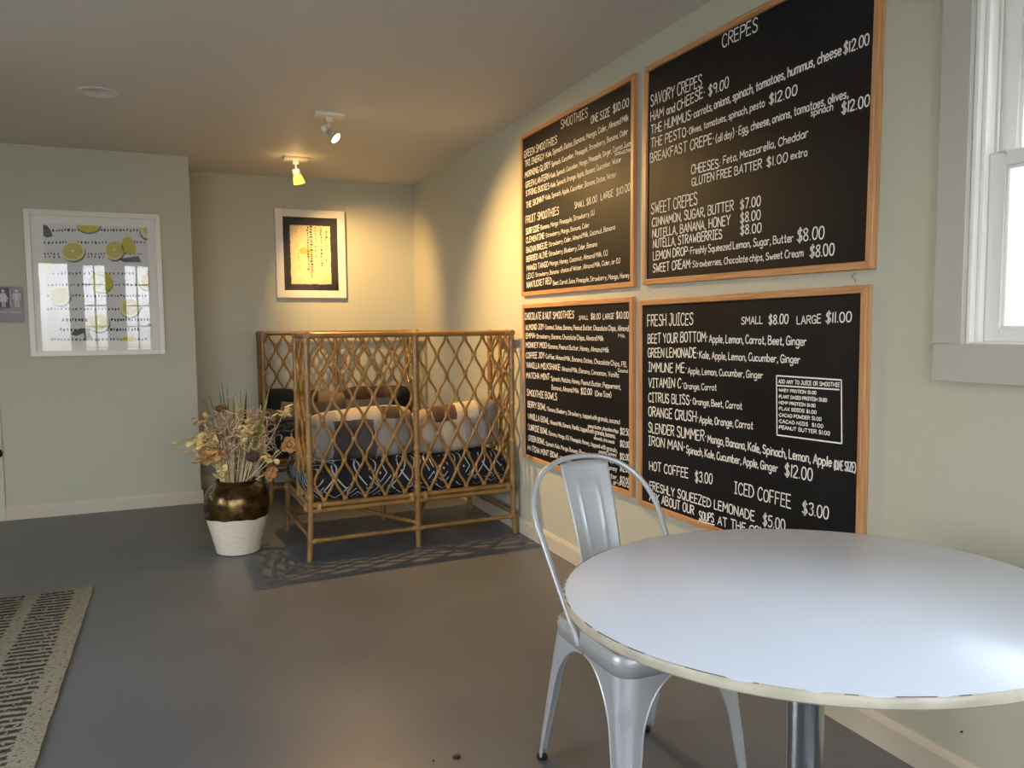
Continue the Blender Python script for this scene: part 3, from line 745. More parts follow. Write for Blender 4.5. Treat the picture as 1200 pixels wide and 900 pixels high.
# lemons
LX0, LX1, LZ0, LZ1 = -0.897, -0.092, 1.073, 2.030
t = thing('framed_lemon_print', 'white framed print of lemon slices on rows of dashes, on the left wall', 'picture', (LX0, YP, LZ0))
LW, LH = LX1-LX0, LZ1-LZ0
fw = 0.034
for nm, x0, x1, z0, z1 in (('l', 0, fw, 0, LH), ('r', LW-fw, LW, 0, LH), ('b', fw, LW-fw, 0, fw), ('t', fw, LW-fw, LH-fw, LH)):
    MB().box(x0, x1, -0.030, 0, z0, z1).build('frame_rail', 'white', t, bevel=0.002)
MB().box(fw-.003, LW-fw+.003, -0.010, -0.002, fw-.003, LH-fw+.003).build('mat_board', 'mat', t)
names = [('print_paper', (222, 218, 212)), ('print_ink', (22, 22, 24)), ('print_rind', (226, 220, 166)), ('print_flesh', (206, 190, 104)), ('print_lemon', (206, 190, 60)), ('print_leaf', (92, 94, 84)), ('print_shade', (118, 122, 126)), ('print_core', (232, 226, 190))]
for n_, c_ in names: M[n_] = mat(n_, c_, 0.75)
PX0, PX1, PZ0, PZ1 = 0.105, LW-0.083, 0.096, LH-0.090
k = MB(); k.box(PX0, PX1, -0.0108, -0.010, PZ0, PZ1, 0)
def pm(zx, zy):
    v = (zy-154)/618.0; u = (zx-(218+25*v))/(549.0)
    v = (zy-(140+28*u))/(632-28*u)
    u = (zx-(218+25*v))/(550-3*v)
    return PX0+u*(PX1-PX0), PZ1-v*(PZ1-PZ0)
sx_ = (PX1-PX0)/549; sz_ = (PZ1-PZ0)/618
rnd = random.Random(5)
F1 = Flat(k, -0.0110); F2 = Flat(k, -0.0113); F3 = Flat(k, -0.0116); F4 = Flat(k, -0.0119); F5 = Flat(k, -0.0122)
for yy, a, b_, den in ((176, 265, 735, 1), (240, 222, 760, .8), (300, 222, 745, .6), (318, 225, 540, .5), (405, 265, 700, .6), (466, 240, 745, .7), (525, 235, 770, .8), (596, 235, 745, .8), (655, 310, 780, 1.2), (708, 300, 730, 1.1), (760, 255, 770, .8)):
    x = a
    while x < b_:
        l = rnd.uniform(3, 9)*den+3
        th = rnd.uniform(5.0, 8.5)*(1.15 if den > 1 else .9)
        y = yy+rnd.uniform(-2.5, 2.5)+(x-a)*0.012
        x2 = min(x+l, b_)
        P = [pm(x, y-th), pm(x2, y-th*rnd.uniform(.5, 1.1)), pm(x2, y+th*rnd.uniform(.5, 1)), pm(x+1, y+th)]
        F1.poly(P, 1)
        x = x2+rnd.uniform(5, 12)/den
def clampP(P): return [(min(max(x, PX0+.0005), PX1-.0005), min(max(z, PZ0+.0005), PZ1-.0005)) for x, z in P]
def shp(Fl, cx, cy, rx, ry, mi, rot=0, n=30):
    P = []
    for i in range(n):
        a = 2*pi*i/n; u, v = rx*cos(a), ry*sin(a)
        P.append(pm(cx+u*cos(rot)-v*sin(rot), cy+u*sin(rot)+v*cos(rot)))
    Fl.poly(clampP(P), mi)
def slice_(cx, cy, rx, ry, rot=0):
    shp(F2, cx+6, cy+9, rx, ry, 6, rot); shp(F3, cx, cy, rx, ry, 2, rot); shp(F4, cx, cy-1, rx*.83, ry*.83, 3, rot)
    for i in range(9):
        a = 2*pi*i/9+.2
        P = [pm(cx+rx*.1*cos(a-.3), cy+ry*.1*sin(a-.3)), pm(cx+rx*.8*cos(a-.012), cy+ry*.8*sin(a-.012)), pm(cx+rx*.8*cos(a+.012), cy+ry*.8*sin(a+.012))]
        F5.poly(clampP(P), 2)
    shp(F5, cx, cy-1, rx*.13, ry*.13, 7)
slice_(370, 288, 62, 52); slice_(588, 285, 52, 53); slice_(300, 525, 56, 52); slice_(503, 672, 56, 50)
F2.poly(clampP([pm(*q) for q in ((610, 332), (720, 318), (736, 352), (640, 350))]), 6)
shp(F3, 664, 262, 36, 46, 4, -.2); shp(F4, 684, 268, 22, 42, 3, -.25)
shp(F2, 524, 464, 58, 54, 6); shp(F3, 517, 455, 62, 56, 4, .3); shp(F4, 500, 462, 40, 44, 2, .4)
shp(F2, 762, 458, 44, 48, 6); shp(F3, 762, 448, 44, 50, 2); shp(F4, 772, 452, 36, 40, 3)
shp(F2, 672, 604, 56, 50, 6); shp(F3, 666, 594, 55, 51, 2, .3); shp(F4, 674, 590, 44, 42, 3, .3)
shp(F3, 455, 150, 62, 40, 4); shp(F2, 458, 160, 64, 38, 6)
shp(F3, 775, 182, 44, 44, 2); shp(F4, 780, 176, 32, 34, 3); shp(F2, 770, 192, 44, 44, 6)
shp(F3, 660, 776, 46, 26, 4)
shp(F3, 236, 372, 30, 52, 2); shp(F4, 236, 372, 22, 44, 7)
F3.poly(clampP([pm(*q) for q in ((218, 146), (240, 150), (258, 175), (268, 208), (240, 214), (218, 206))]), 5)
F3.poly(clampP([pm(*q) for q in ((352, 735), (372, 714), (408, 702), (446, 700), (424, 726), (386, 742))]), 5)
F4.poly(clampP([pm(*q) for q in ((420, 706), (446, 700), (470, 765), (428, 768))]), 5)
F3.poly(clampP([pm(*q) for q in ((762, 686), (780, 678), (788, 694), (770, 692))]), 5)
k.build('print', [n_ for n_, _ in names], t)
MB().box(fw-.002, LW-fw+.002, -0.024, -0.0215, fw-.002, LH-fw+.002).build('glass_pane', 'picglass', t)

# calligraphy on the back wall
AX0, AX1, AZ0, AZ1 = 0.728, 1.279, 1.487, 2.191
t = thing('framed_paper_artwork', 'white framed cream paper with black marks on dark ground, above rattan settee', 'picture', (AX0, YB, AZ0))
AW, AH = AX1-AX0, AZ1-AZ0; fw = 0.060
for x0, x1, z0, z1 in ((0, fw, 0, AH), (AW-fw, AW, 0, AH), (fw, AW-fw, 0, fw), (fw, AW-fw, AH-fw, AH)):
    MB().box(x0, x1, -0.034, 0, z0, z1).build('frame_rail', 'white', t, bevel=0.003)
M['darkmat'] = mat('charcoal_backing', (44, 42, 42), 0.7)
M['handpaper'] = mat('cream_handmade_paper', (232, 214, 164), 0.85, var=0.10, vscale=14, bump=0.5, bscale=50)
M['inkblack'] = mat('black_ink', (30, 24, 20), 0.7); M['inkochre'] = mat('ochre_wash', (222, 176, 84), 0.8)
MB().box(fw-.003, AW-fw+.003, -0.010, -0.001, fw-.003, AH-fw+.003).build('backing_board', 'darkmat', t)
rnd = random.Random(3)
x0, x1, z0, z1 = fw+.055, AW-fw-.058, fw+.052, AH-fw-.062
P = []
for (ax, az), (bx, bz) in (((x0, z0), (x1, z0)), ((x1, z0), (x1, z1)), ((x1, z1), (x0, z1)), ((x0, z1), (x0, z0))):
    for i in range(26):
        u = i/26; P.append((ax+(bx-ax)*u+rnd.uniform(-.003, .003), az+(bz-az)*u+rnd.uniform(-.003, .003)))
k = MB(); k.prism(P, 'y', -0.0135, -0.0105, 0)
F1 = Flat(k, -0.0138); F2 = Flat(k, -0.0140)
F1.poly([(x0+.06, (z0+z1)/2+.03), (x0+.10, (z0+z1)/2+.06), (x0+.18, (z0+z1)/2+.045), (x0+.15, (z0+z1)/2+.015), (x0+.09, (z0+z1)/2+.005)], 2)
for cxr, dens, wd, zt, zb in ((.14, .5, .003, .95, .2), (.44, 1.0, .009, .98, .25), (.52, 1.2, .012, 1.0, .1), (.63, .7, .006, .98, .45), (.77, .9, .008, .98, .3), (.90, .7, .007, .92, .4), (.70, .3, .004, .9, .5)):
    z = z0+(z1-z0)*zt
    cx = x0+(x1-x0)*cxr
    while z > z0+(z1-z0)*zb:
        l = rnd.uniform(.005, .018)
        q = cx+rnd.uniform(-.004, .004)+(.03*((z1-z)/(z1-z0)) if cxr < .2 else 0)
        a = wd*rnd.uniform(.9, 1.8)
        if rnd.random() < .85*dens+.2:
            F2.poly([(q-a/2, z), (q+a/2, z-.001), (q+a/2+rnd.uniform(-.003, .003), z-l), (q-a/2+rnd.uniform(-.002, .002), z-l*.9)], 1)
        z -= l+rnd.uniform(.003, .010)/dens
k.build('paper_sheet', ['handpaper', 'inkblack', 'inkochre'], t)
MB().box(fw-.002, AW-fw+.002, -0.0260, -0.0235, fw-.002, AH-fw+.002).build('glass_pane', 'picglass', t)

# restroom sign
M['signplate'] = mat('brushed_silver_plate', (118, 110, 110), 0.4, metal=0.1, var=0.15, vscale=6, stretch=(1, 1, 8))
M['signdark'] = mat('dark_grey_sign_panel', (70, 64, 64), 0.5)
M['signlight'] = mat('raised_pale_sign_figure', (198, 196, 192), 0.5)
t = thing('restroom_sign', 'grey restroom sign with pale woman and man figures on left wall', 'sign', (-0.995, YP, 1.297))
def rrect(x0, x1, z0, z1, r, n=6):
    P = []
    for cx, cz, a0 in ((x1-r, z0+r, -pi/2), (x1-r, z1-r, 0), (x0+r, z1-r, pi/2), (x0+r, z0+r, pi)):
        for i in range(n+1):
            a = a0+pi/2*i/n; P.append((cx+r*cos(a), cz+r*sin(a)))
    return P
MB().prism(rrect(-0.075, 0.070, 0, 0.233, 0.014), 'y', -0.006, 0).build('plate', 'signplate', t, bevel=0.001)
MB().prism(rrect(-0.069, -0.0065, 0.092, 0.224, 0.008), 'y', -0.0070, -0.0055).build('figure_panel', 'signdark', t)
def figure(cx, woman):
    k = MB(); z = 0.1
    k.prism([(cx+.0095*cos(a*pi/8), z+.104+.0095*sin(a*pi/8)) for a in range(16)], 'y', -0.0085, -0.006)
    if woman:
        k.prism([(cx-.012, z+.09), (cx+.012, z+.09), (cx+.026, z+.052), (cx+.021, z+.048), (cx+.014, z+.066), (cx+.022, z+.034), (cx+.010, z+.034), (cx+.010, z), (cx+.002, z), (cx+.002, z+.034), (cx-.002, z+.034), (cx-.002, z), (cx-.010, z), (cx-.010, z+.034), (cx-.022, z+.034), (cx-.014, z+.066), (cx-.021, z+.048), (cx-.026, z+.052)], 'y', -0.0085, -0.006)
    else:
        k.prism([(cx-.018, z+.091), (cx+.018, z+.091), (cx+.023, z+.085), (cx+.023, z+.048), (cx+.018, z+.048), (cx+.017, z+.078), (cx+.0135, z+.078), (cx+.0135, z), (cx+.002, z), (cx+.002, z+.046), (cx-.002, z+.046), (cx-.002, z), (cx-.0135, z), (cx-.0135, z+.078), (cx-.017, z+.078), (cx-.018, z+.048), (cx-.023, z+.048), (cx-.023, z+.085)], 'y', -0.0085, -0.006)
    return k.build('woman_figure' if woman else 'man_figure', 'signlight', t)
figure(-0.040, True); figure(0.034, False)
MB().box(-0.0035, 0.0005, -0.0085, -0.006, 0.1, 0.208).build('divider_bar', 'signlight', t)
k = MB(); write(k, 'RESTROOM', -0.062, 0.060, 0.060, 0.060, 0.016, 0.0, 0.0013, random.Random(1))
k.move(lambda v: Vector((v.y, -0.0068, v.z))); k.build('raised_lettering', 'signlight', t)
k = MB()
for i in range(8):
    for a in (0, 1):
        for b_ in range(3):
            if random.Random(i*7+a*3+b_).random() < .5: k.ball((-0.03+i*.008+a*.0025, -0.0063, 0.032-b_*.0025), .0009, 6)
k.build('braille_dots', 'signdark', t)

# ------------------------------------------------------------------ ceiling lights
t = thing('recessed_light', 'unlit white recessed ceiling light at upper left', 'ceiling light', (RX, RY, HC))
M['rim'] = mat('white_metal_trim_ring', (214, 208, 196), 0.4)
MB().lathe([(0.096, 0.0), (0.095, -0.004), (0.088, -0.007), (0.080, -0.006), (0.076, 0.0), (0.078, 0.0), (0.086, -0.001)], 40).build('trim_ring', 'rim', t)
k = MB(); k.lathe([(0.0765, -0.003), (0.072, 0.03), (0.066, 0.06), (0.060, 0.085)], 40); k.build('baffle', 'rim', t, solid=0.001)
M['lamp_off'] = mat('frosted_lamp_glass', (176, 172, 160), 0.35)
k = MB(); k.lathe([(0.0605, 0.070), (0.05, 0.058), (0.03, 0.05), (0.0005, 0.047)], 32); k.lathe([(0.0605, 0.070), (0.0605, 0.10), (0.0005, 0.10)], 32); k.build('lamp_lens', 'lamp_off', t)

WARM = (1.0, 0.60, 0.22)
def spot(name, parent, loc, target, power, angle, blend, size):
    l = bpy.data.lights.new(name, 'SPOT'); l.energy = power; l.color = WARM
    l.spot_size = radians(angle); l.spot_blend = blend; l.shadow_soft_size = size
    o = bpy.data.objects.new(name, l); COL.objects.link(o); o.parent = parent; o.location = loc
    d_ = (Vector(target)-(Vector(parent.location)+Vector(loc))).normalized()
    o.rotation_euler = d_.to_track_quat('-Z', 'Y').to_euler()
    return o
M['tracktan'] = mat('white_track_metal', (222, 214, 200), 0.35)
M['bulbglow'] = emit('lit_reflector_bulb', (255, 226, 176), 9.0)
M['shadeglow'] = emit('lit_frosted_glass_shade', (255, 204, 84), 0.9)
M['bulbglass'] = mat('silvered_bulb_glass', (226, 222, 214), 0.15, metal=0.6)
def aim(axis_from, axis_to):
    return (Vector(axis_to)-Vector(axis_from)).normalized()
# spot with a bare reflector bulb
A = Vector((0.818, 4.49, HC)); TGT = Vector((1.86, 3.75, 0.55))
t = thing('track_spotlight', 'white ceiling spotlight with bare lit reflector bulb, nearer the camera', 'spotlight', A, group='ceiling spotlights')
k = MB(); k.box(-0.082, 0.082, -0.055, 0.055, -0.018, 0); k.build('canopy', 'tracktan', t, bevel=0.004)
k = MB(); k.box(-0.020, 0.020, -0.016, 0.016, -0.046, -0.018); k.tube([(0, 0, -0.046), (0, 0, -0.078)], 0.007, 12); k.build('stem', 'tracktan', t, bevel=0.002)
dirn = Vector((0.60, -0.30, -0.62)).normalized()
q = dirn.to_track_quat('Z', 'Y').to_matrix()
def oriented(k, o_, q):
    return k.move(lambda v: Vector(o_)+q @ v)
pv = Vector((-0.012, 0.004, -0.088))
k = MB(); k.lathe([(0.001, -0.028), (0.022, -0.026), (0.024, -0.01), (0.024, 0.006), (0.016, 0.010), (0.001, 0.010)], 24); oriented(k, pv, q).build('socket', 'tracktan', t)
k = MB(); k.lathe([(0.013, 0.008), (0.014, 0.024), (0.016, 0.03)], 24); oriented(k, pv, q).build('bulb_collar', 'bulbmetal', t)
k = MB(); k.lathe([(0.014, 0.024), (0.020, 0.040), (0.029, 0.060), (0.031, 0.068)], 28); oriented(k, pv, q).build('reflector_bulb', 'bulbglass', t)
k = MB(); k.lathe([(0.031, 0.068), (0.028, 0.074), (0.018, 0.079), (0.0005, 0.081)], 28); oriented(k, pv, q).build('bulb_face', 'bulbglow', t)
spot('bulb_light', t, pv+dirn*0.10, TGT, SPOT_RIGHT_W, 126, 1.0, 0.012)
# spot with a frosted glass shade
A = Vector((0.800, 5.71, HC)); TGT2 = Vector((1.55, 6.46, 1.35))
t = thing('track_spotlight', 'ceiling spotlight with glowing yellow glass shade, nearer the back wall', 'spotlight', A, group='ceiling spotlights')
k = MB(); k.box(-0.082, 0.082, -0.055, 0.055, -0.018, 0); k.build('canopy', 'tracktan', t, bevel=0.004)
k = MB(); k.box(-0.020, 0.020, -0.016, 0.016, -0.046, -0.018); k.tube([(0, 0, -0.046), (0.004, 0, -0.085)], 0.007, 12); k.build('stem', 'tracktan', t, bevel=0.002)
dirn = Vector((0.26, 0.26, -0.9)).normalized(); q = dirn.to_track_quat('Z', 'Y').to_matrix(); pv = Vector((0.004, 0, -0.098))
k = MB(); k.lathe([(0.001, -0.026), (0.024, -0.022), (0.030, -0.006), (0.030, 0.012), (0.026, 0.018), (0.001, 0.018)], 24); oriented(k, pv, q).build('socket', 'tracktan', t)
k = MB(); k.lathe([(0.026, 0.018), (0.033, 0.040), (0.039, 0.065), (0.041, 0.082), (0.038, 0.082), (0.034, 0.055), (0.024, 0.022)], 28); oriented(k, pv, q).build('glass_shade', 'shadeglow', t)
k = MB(); k.ball((0, 0, 0.055), (0.02, 0.02, 0.022), 14); oriented(k, pv, q).build('bulb', 'bulbglow', t)
spot('shade_light', t, pv+dirn*0.10, TGT2, SPOT_BACK_W, 92, 1.0, 0.03)
l = bpy.data.lights.new('shade_glow', 'POINT'); l.energy = 0.35; l.color = WARM; l.shadow_soft_size = 0.04
o = bpy.data.objects.new('shade_glow', l); COL.objects.link(o); o.parent = t; o.location = pv+Vector((-0.01, -0.05, 0.0))

# ------------------------------------------------------------------ rattan settees
M['rattan'] = mat('honey_rattan_cane', (132, 98, 51), 0.28, spec=0.5, var=0.28, vscale=7, bump=0.15, bscale=40)
M['rattanwrap'] = mat('pale_rattan_binding', (146, 110, 62), 0.5, var=0.2, vscale=60)
SW = 0.598      # half width between post centres
SD = 0.69       # depth of the seat frame
def lattice(k, P, Q, z0, z1, cells, per, rad=0.0075):
    # wavy canes between two posts; P, Q are (x, y) of the post centre lines
    P = Vector((P[0], P[1], 0)); Q = Vector((Q[0], Q[1], 0)); L = (Q-P).length; d = (Q-P)/L
    ins = 0.017; cw = (L-2*ins)/cells; nrm = Vector((-d.y, d.x, 0))
    H = (z1-z0)/per
    for c_ in range(cells):
        xc = ins+cw*(c_+.5)
        for sgn in (-1, 1):
            pts = []
            nn = int(per*12)
            for i in range(nn+1):
                z = z0+(z1-z0)*i/nn
                ph = (z-z0)/H*2*pi
                a = (1-cos(ph))/2
                a = a*.86+.14*(a*a*(3-2*a))
                off = rad*.75+(cw/2-rad*1.5)*a
                wob = 0.0025*sin(ph*.5+c_*1.7+sgn)
                pts.append(P+d*(xc+sgn*off+wob*.5)+nrm*(0.003*sgn)+Vector((0, 0, z)))
            k.tube(pts, rad, 7, 0)
        # binding at the joints
        for j in range(int(round(per*2))+1):
            z = z0+H*j/2
            if j % 2 == 0: cx = [xc]
            else: cx = [xc-cw/2] if c_ else []
            for x in cx:
                c0 = P+d*x; pz = max(min(z, z1-.012), z0+.012)
                g = []
                for zz, s_ in ((-.010, .85), (-.007, 1.0), (.007, 1.0), (.010, .85)):
                    g.append([c0+d*(cos(2*pi*q/10)*.0142*s_)+nrm*(sin(2*pi*q/10)*.0105*s_)+Vector((0, 0, pz+zz)) for q in range(10)])
                k.grid(g, True, 1)
def cane(k, a, b, r, bulge=True):
    a = Vector(a); b = Vector(b); L = (b-a).length; n = max(3, int(L/.04))
    k.tube([a+(b-a)*i/n for i in range(n+1)], r, 10, 0)
    return k
def wrap(k, c, axis, r, h_=0.014):
    c = Vector(c); ax = Vector(axis).normalized()
    k.tube([c-ax*h_, c-ax*h_*.7, c+ax*h_*.7, c+ax*h_], [r*.9, r, r, r*.9], 10, 1)
def settee(loc, rotz, label):
    t = thing('rattan_settee', label, 'settee', loc, (0, 0, rotz), group='high backed rattan settees')
    R = 0.0165; HT = 1.205; WG = 0.31; mats = ['rattan', 'rattanwrap']
    # back posts run to the floor, splayed a little at the foot
    for x in (-SW, 0, SW):
        k = MB(); sx = (x > 0)-(x < 0)
        k.tube([(x+sx*.014, -.004, 0), (x+sx*.006, 0, .10), (x, 0, .26), (x, 0, .75), (x, 0, HT)], [R*.95, R, R, R, R], 12)
        for z in (0.345, .565, .785, 1.0, 1.17): wrap(k, (x, 0, z), (0, 0, 1), R+.0025, 0.011)
        k.build('back_post', mats, t)
    # wing posts stop at the seat rail
    for x in (-SW, SW):
        k = MB(); cane(k, (x, WG, .285), (x, WG, HT), R)
        for z in (.30, .60, .90, 1.17): wrap(k, (x, WG, z), (0, 0, 1), R+.0025, 0.011)
        k.build('wing_post', mats, t)
        k = MB(); cane(k, (x, -.012, HT), (x, WG+.012, HT), R*.95); wrap(k, (x, 0, HT), (0, 1, 0), R+.003, .02); wrap(k, (x, WG, HT), (0, 1, 0), R+.003, .02)
        k.build('wing_top_rail', mats, t)
        k = MB(); lattice(k, (x, 0), (x, WG), .315, 1.19, 2, 4)
        k.build('wing_lattice', mats, t)
    k = MB(); cane(k, (-SW-.012, 0, HT), (SW+.012, 0, HT), R)
    for x in (-SW+.03, 0, SW-.03): wrap(k, (x, 0, HT), (1, 0, 0), R+.003, .016)
    k.build('top_rail', mats, t)
    for a, b in ((-SW, 0), (0, SW)):
        k = MB(); lattice(k, (a, 0), (b, 0), .312, 1.192, 5, 4)
        k.build('back_lattice', mats, t)
    # double seat rails
    def rail(a, b):
        k = MB(); d_ = Vector((b[0]-a[0], b[1]-a[1], 0)).normalized()
        for z, r_ in ((.297, .0145), (.267, .0145)):
            cane(k, (a[0], a[1], z), (b[0], b[1], z), r_)
        d_ = Vector((d_.x, d_.y, 0))
        for p in (Vector((a[0], a[1], .282))+d_*.04, Vector((b[0], b[1], .282))-d_*.04):
            k.tube([p-d_*.010, p+d_*.010], .031, 10, 1)
        k.build('seat_rail', mats, t)
    rail((-SW, 0), (0, 0)); rail((0, 0), (SW, 0)); rail((-SW, SD), (0, SD)); rail((0, SD), (SW, SD))
    rail((-SW, 0), (-SW, SD)); rail((SW, 0), (SW, SD)); rail((0, 0), (0, SD))
    for x in (-SW, 0, SW):
        k = MB(); sx = (x > 0)-(x < 0)
        k.tube([(x+sx*.012, SD+.006, 0), (x+sx*.004, SD+.002, .12), (x, SD, .315)], [R*.95, R, R], 12); wrap(k, (x, SD, .30), (0, 0, 1), R+.003)
        k.build('front_leg', mats, t)
    def bar(a, b, name='stretcher'):
        k = MB(); cane(k, a, b, .0125)
        d_ = (Vector(b)-Vector(a)).normalized(); wrap(k, Vector(a)+d_*.02, d_, .016); wrap(k, Vector(b)-d_*.02, d_, .016)
        k.build(name, mats, t)
    ZS = .105
    bar((-SW-.005, 0, ZS), (0, 0, ZS)); bar((0, 0, ZS), (SW+.005, 0, ZS)); bar((-SW-.005, 0, ZS+.02), (-SW-.005, SD, ZS+.02)); bar((SW+.005, 0, ZS+.02), (SW+.005, SD, ZS+.02))
    bar((-SW, SD, ZS), (0, SD, ZS)); bar((0, SD, ZS), (SW, SD, ZS))
    bar((0, 0, ZS+.03), (-SW*.5, SD, .105+.03), 'cross_stretcher'); bar((0, 0, ZS+.03), (SW*.5, SD, ZS+.03), 'cross_stretcher')
    # woven seat deck carried by the rails
    k = MB()
    for i in range(15):
        y = .04+i*(SD-.08)/14; k.tube([(-SW+.01, y, .280), (SW-.01, y, .280)], .009, 8)
    k.build('seat_deck', mats, t)
    return t
NEAR_R = radians(2.6)
NEAR = Vector((1.208, 4.192, 0))
settee(NEAR, NEAR_R, 'rattan settee with its lattice back to the camera, beside the vase and menu wall')
settee(Vector((1.170, 6.395, 0)), pi, 'rattan settee against the back wall under the small framed artwork, facing the camera')

# ---- cushions
def graphic_fabric():
    Mx = mat('black_cloth_white_diamonds', (20, 20, 22), 0.9, sheen=0.0)
    n = Mx.node_tree.nodes; L = Mx.node_tree.links; b = n['Principled BSDF']
    t = n.new('ShaderNodeTexCoord'); s_ = n.new('ShaderNodeSeparateXYZ'); L.new(t.outputs['Object'], s_.inputs[0])
    def mth(op, a, b_=None):
        q = n.new('ShaderNodeMath'); q.operation = op
        for i, v in enumerate((a, b_)):
            if v is None: continue
            if isinstance(v, (int, float)): q.inputs[i].default_value = v
            else: L.new(v, q.inputs[i])
        return q.outputs[0]
    v = mth('ADD', s_.outputs['Z'], s_.outputs['Y'])
    fx = mth('FRACT', mth('ADD', mth('DIVIDE', s_.outputs['X'], 0.125), .13)); fz = mth('FRACT', mth('DIVIDE', v, 0.155))
    ix = mth('FLOOR', mth('ADD', mth('DIVIDE', s_.outputs['X'], 0.125), .13)); iz = mth('FLOOR', mth('DIVIDE', v, 0.155))
    d_ = mth('ADD', mth('ABSOLUTE', mth('SUBTRACT', fx, .5)), mth('ABSOLUTE', mth('SUBTRACT', fz, .5)))
    ring = mth('LESS_THAN', mth('FRACT', mth('MULTIPLY', d_, 3.6)), 0.17)
    # a few short strokes and crosses break the diamonds up
    cx = n.new('ShaderNodeCombineXYZ'); L.new(ix, cx.inputs[0]); L.new(iz, cx.inputs[1])
    wn = n.new('ShaderNodeTexWhiteNoise'); wn.noise_dimensions = '3D'; L.new(cx.outputs[0], wn.inputs['Vector'])
    no = n.new('ShaderNodeTexNoise'); no.inputs['Scale'].default_value = 13; L.new(t.outputs['Object'], no.inputs['Vector'])
    keep = mth('GREATER_THAN', no.outputs['Fac'], 0.42)
    cross = mth('LESS_THAN', mth('ABSOLUTE', mth('SUBTRACT', mth('ABSOLUTE', mth('SUBTRACT', fx, .5)), mth('ABSOLUTE', mth('SUBTRACT', fz, .5)))), 0.035)
    pick = mth('GREATER_THAN', wn.outputs['Value'], 0.62)
    f = mth('MAXIMUM', mth('MULTIPLY', ring, mth('SUBTRACT', 1.0, pick)), mth('MULTIPLY', cross, pick))
    f = mth('MULTIPLY', f, keep)
    mx = n.new('ShaderNodeMix'); mx.data_type = 'RGBA'; L.new(f, mx.inputs[0])
    mx.inputs[6].default_value = (*lin((22, 22, 24)), 1); mx.inputs[7].default_value = (*lin((182, 182, 184)), 1)
    L.new(mx.outputs[2], b.inputs['Base Color'])
    return Mx
def patch_fabric(name, cols, scale, seed):
    Mx = mat(name, cols[0], 0.92)
    n = Mx.node_tree.nodes; L = Mx.node_tree.links; b = n['Principled BSDF']
    t = n.new('ShaderNodeTexCoord'); mp = n.new('ShaderNodeMapping'); mp.inputs['Scale'].default_value = scale; mp.inputs['Location'].default_value = (seed, seed*.7, seed*.3)
    L.new(t.outputs['Object'], mp.inputs[0])
    v = n.new('ShaderNodeTexVoronoi'); v.distance = 'EUCLIDEAN'; v.inputs['Scale'].default_value = 1.0; v.inputs['Randomness'].default_value = 0.75
    L.new(mp.outputs[0], v.inputs['Vector'])
    s_ = n.new('ShaderNodeSeparateColor'); L.new(v.outputs['Color'], s_.inputs[0])
    r = n.new('ShaderNodeValToRGB'); r.color_ramp.interpolation = 'CONSTANT'
    e_ = r.color_ramp.elements
    e_[0].position = 0; e_[0].color = (*lin(cols[0]), 1); e_[1].position = 1/len(cols); e_[1].color = (*lin(cols[1]), 1)
    for i in range(2, len(cols)):
        q = e_.new(i/len(cols)); q.color = (*lin(cols[i]), 1)
    L.new(s_.outputs[0], r.inputs[0])
    no = n.new('ShaderNodeTexNoise'); no.inputs['Scale'].default_value = 1.0; no.inputs['Detail'].default_value = 5
    m2 = n.new('ShaderNodeMapping'); m2.inputs['Scale'].default_value = (140, 140, 18); L.new(t.outputs['Object'], m2.inputs[0]); L.new(m2.outputs[0], no.inputs['Vector'])
    mx = n.new('ShaderNodeMix'); mx.data_type = 'RGBA'; mx.blend_type = 'MULTIPLY'; mx.inputs[0].default_value = 0.45
    L.new(r.outputs[0], mx.inputs[6]); L.new(no.outputs['Color'], mx.inputs[7]); L.new(mx.outputs[2], b.inputs['Base Color'])
    bp = n.new('ShaderNodeBump'); bp.inputs['Strength'].default_value = 0.3; bp.inputs['Distance'].default_value = 0.002
    L.new(no.outputs['Fac'], bp.inputs['Height']); L.new(bp.outputs[0], b.inputs['Normal'])
    return Mx
M['graphic'] = graphic_fabric()
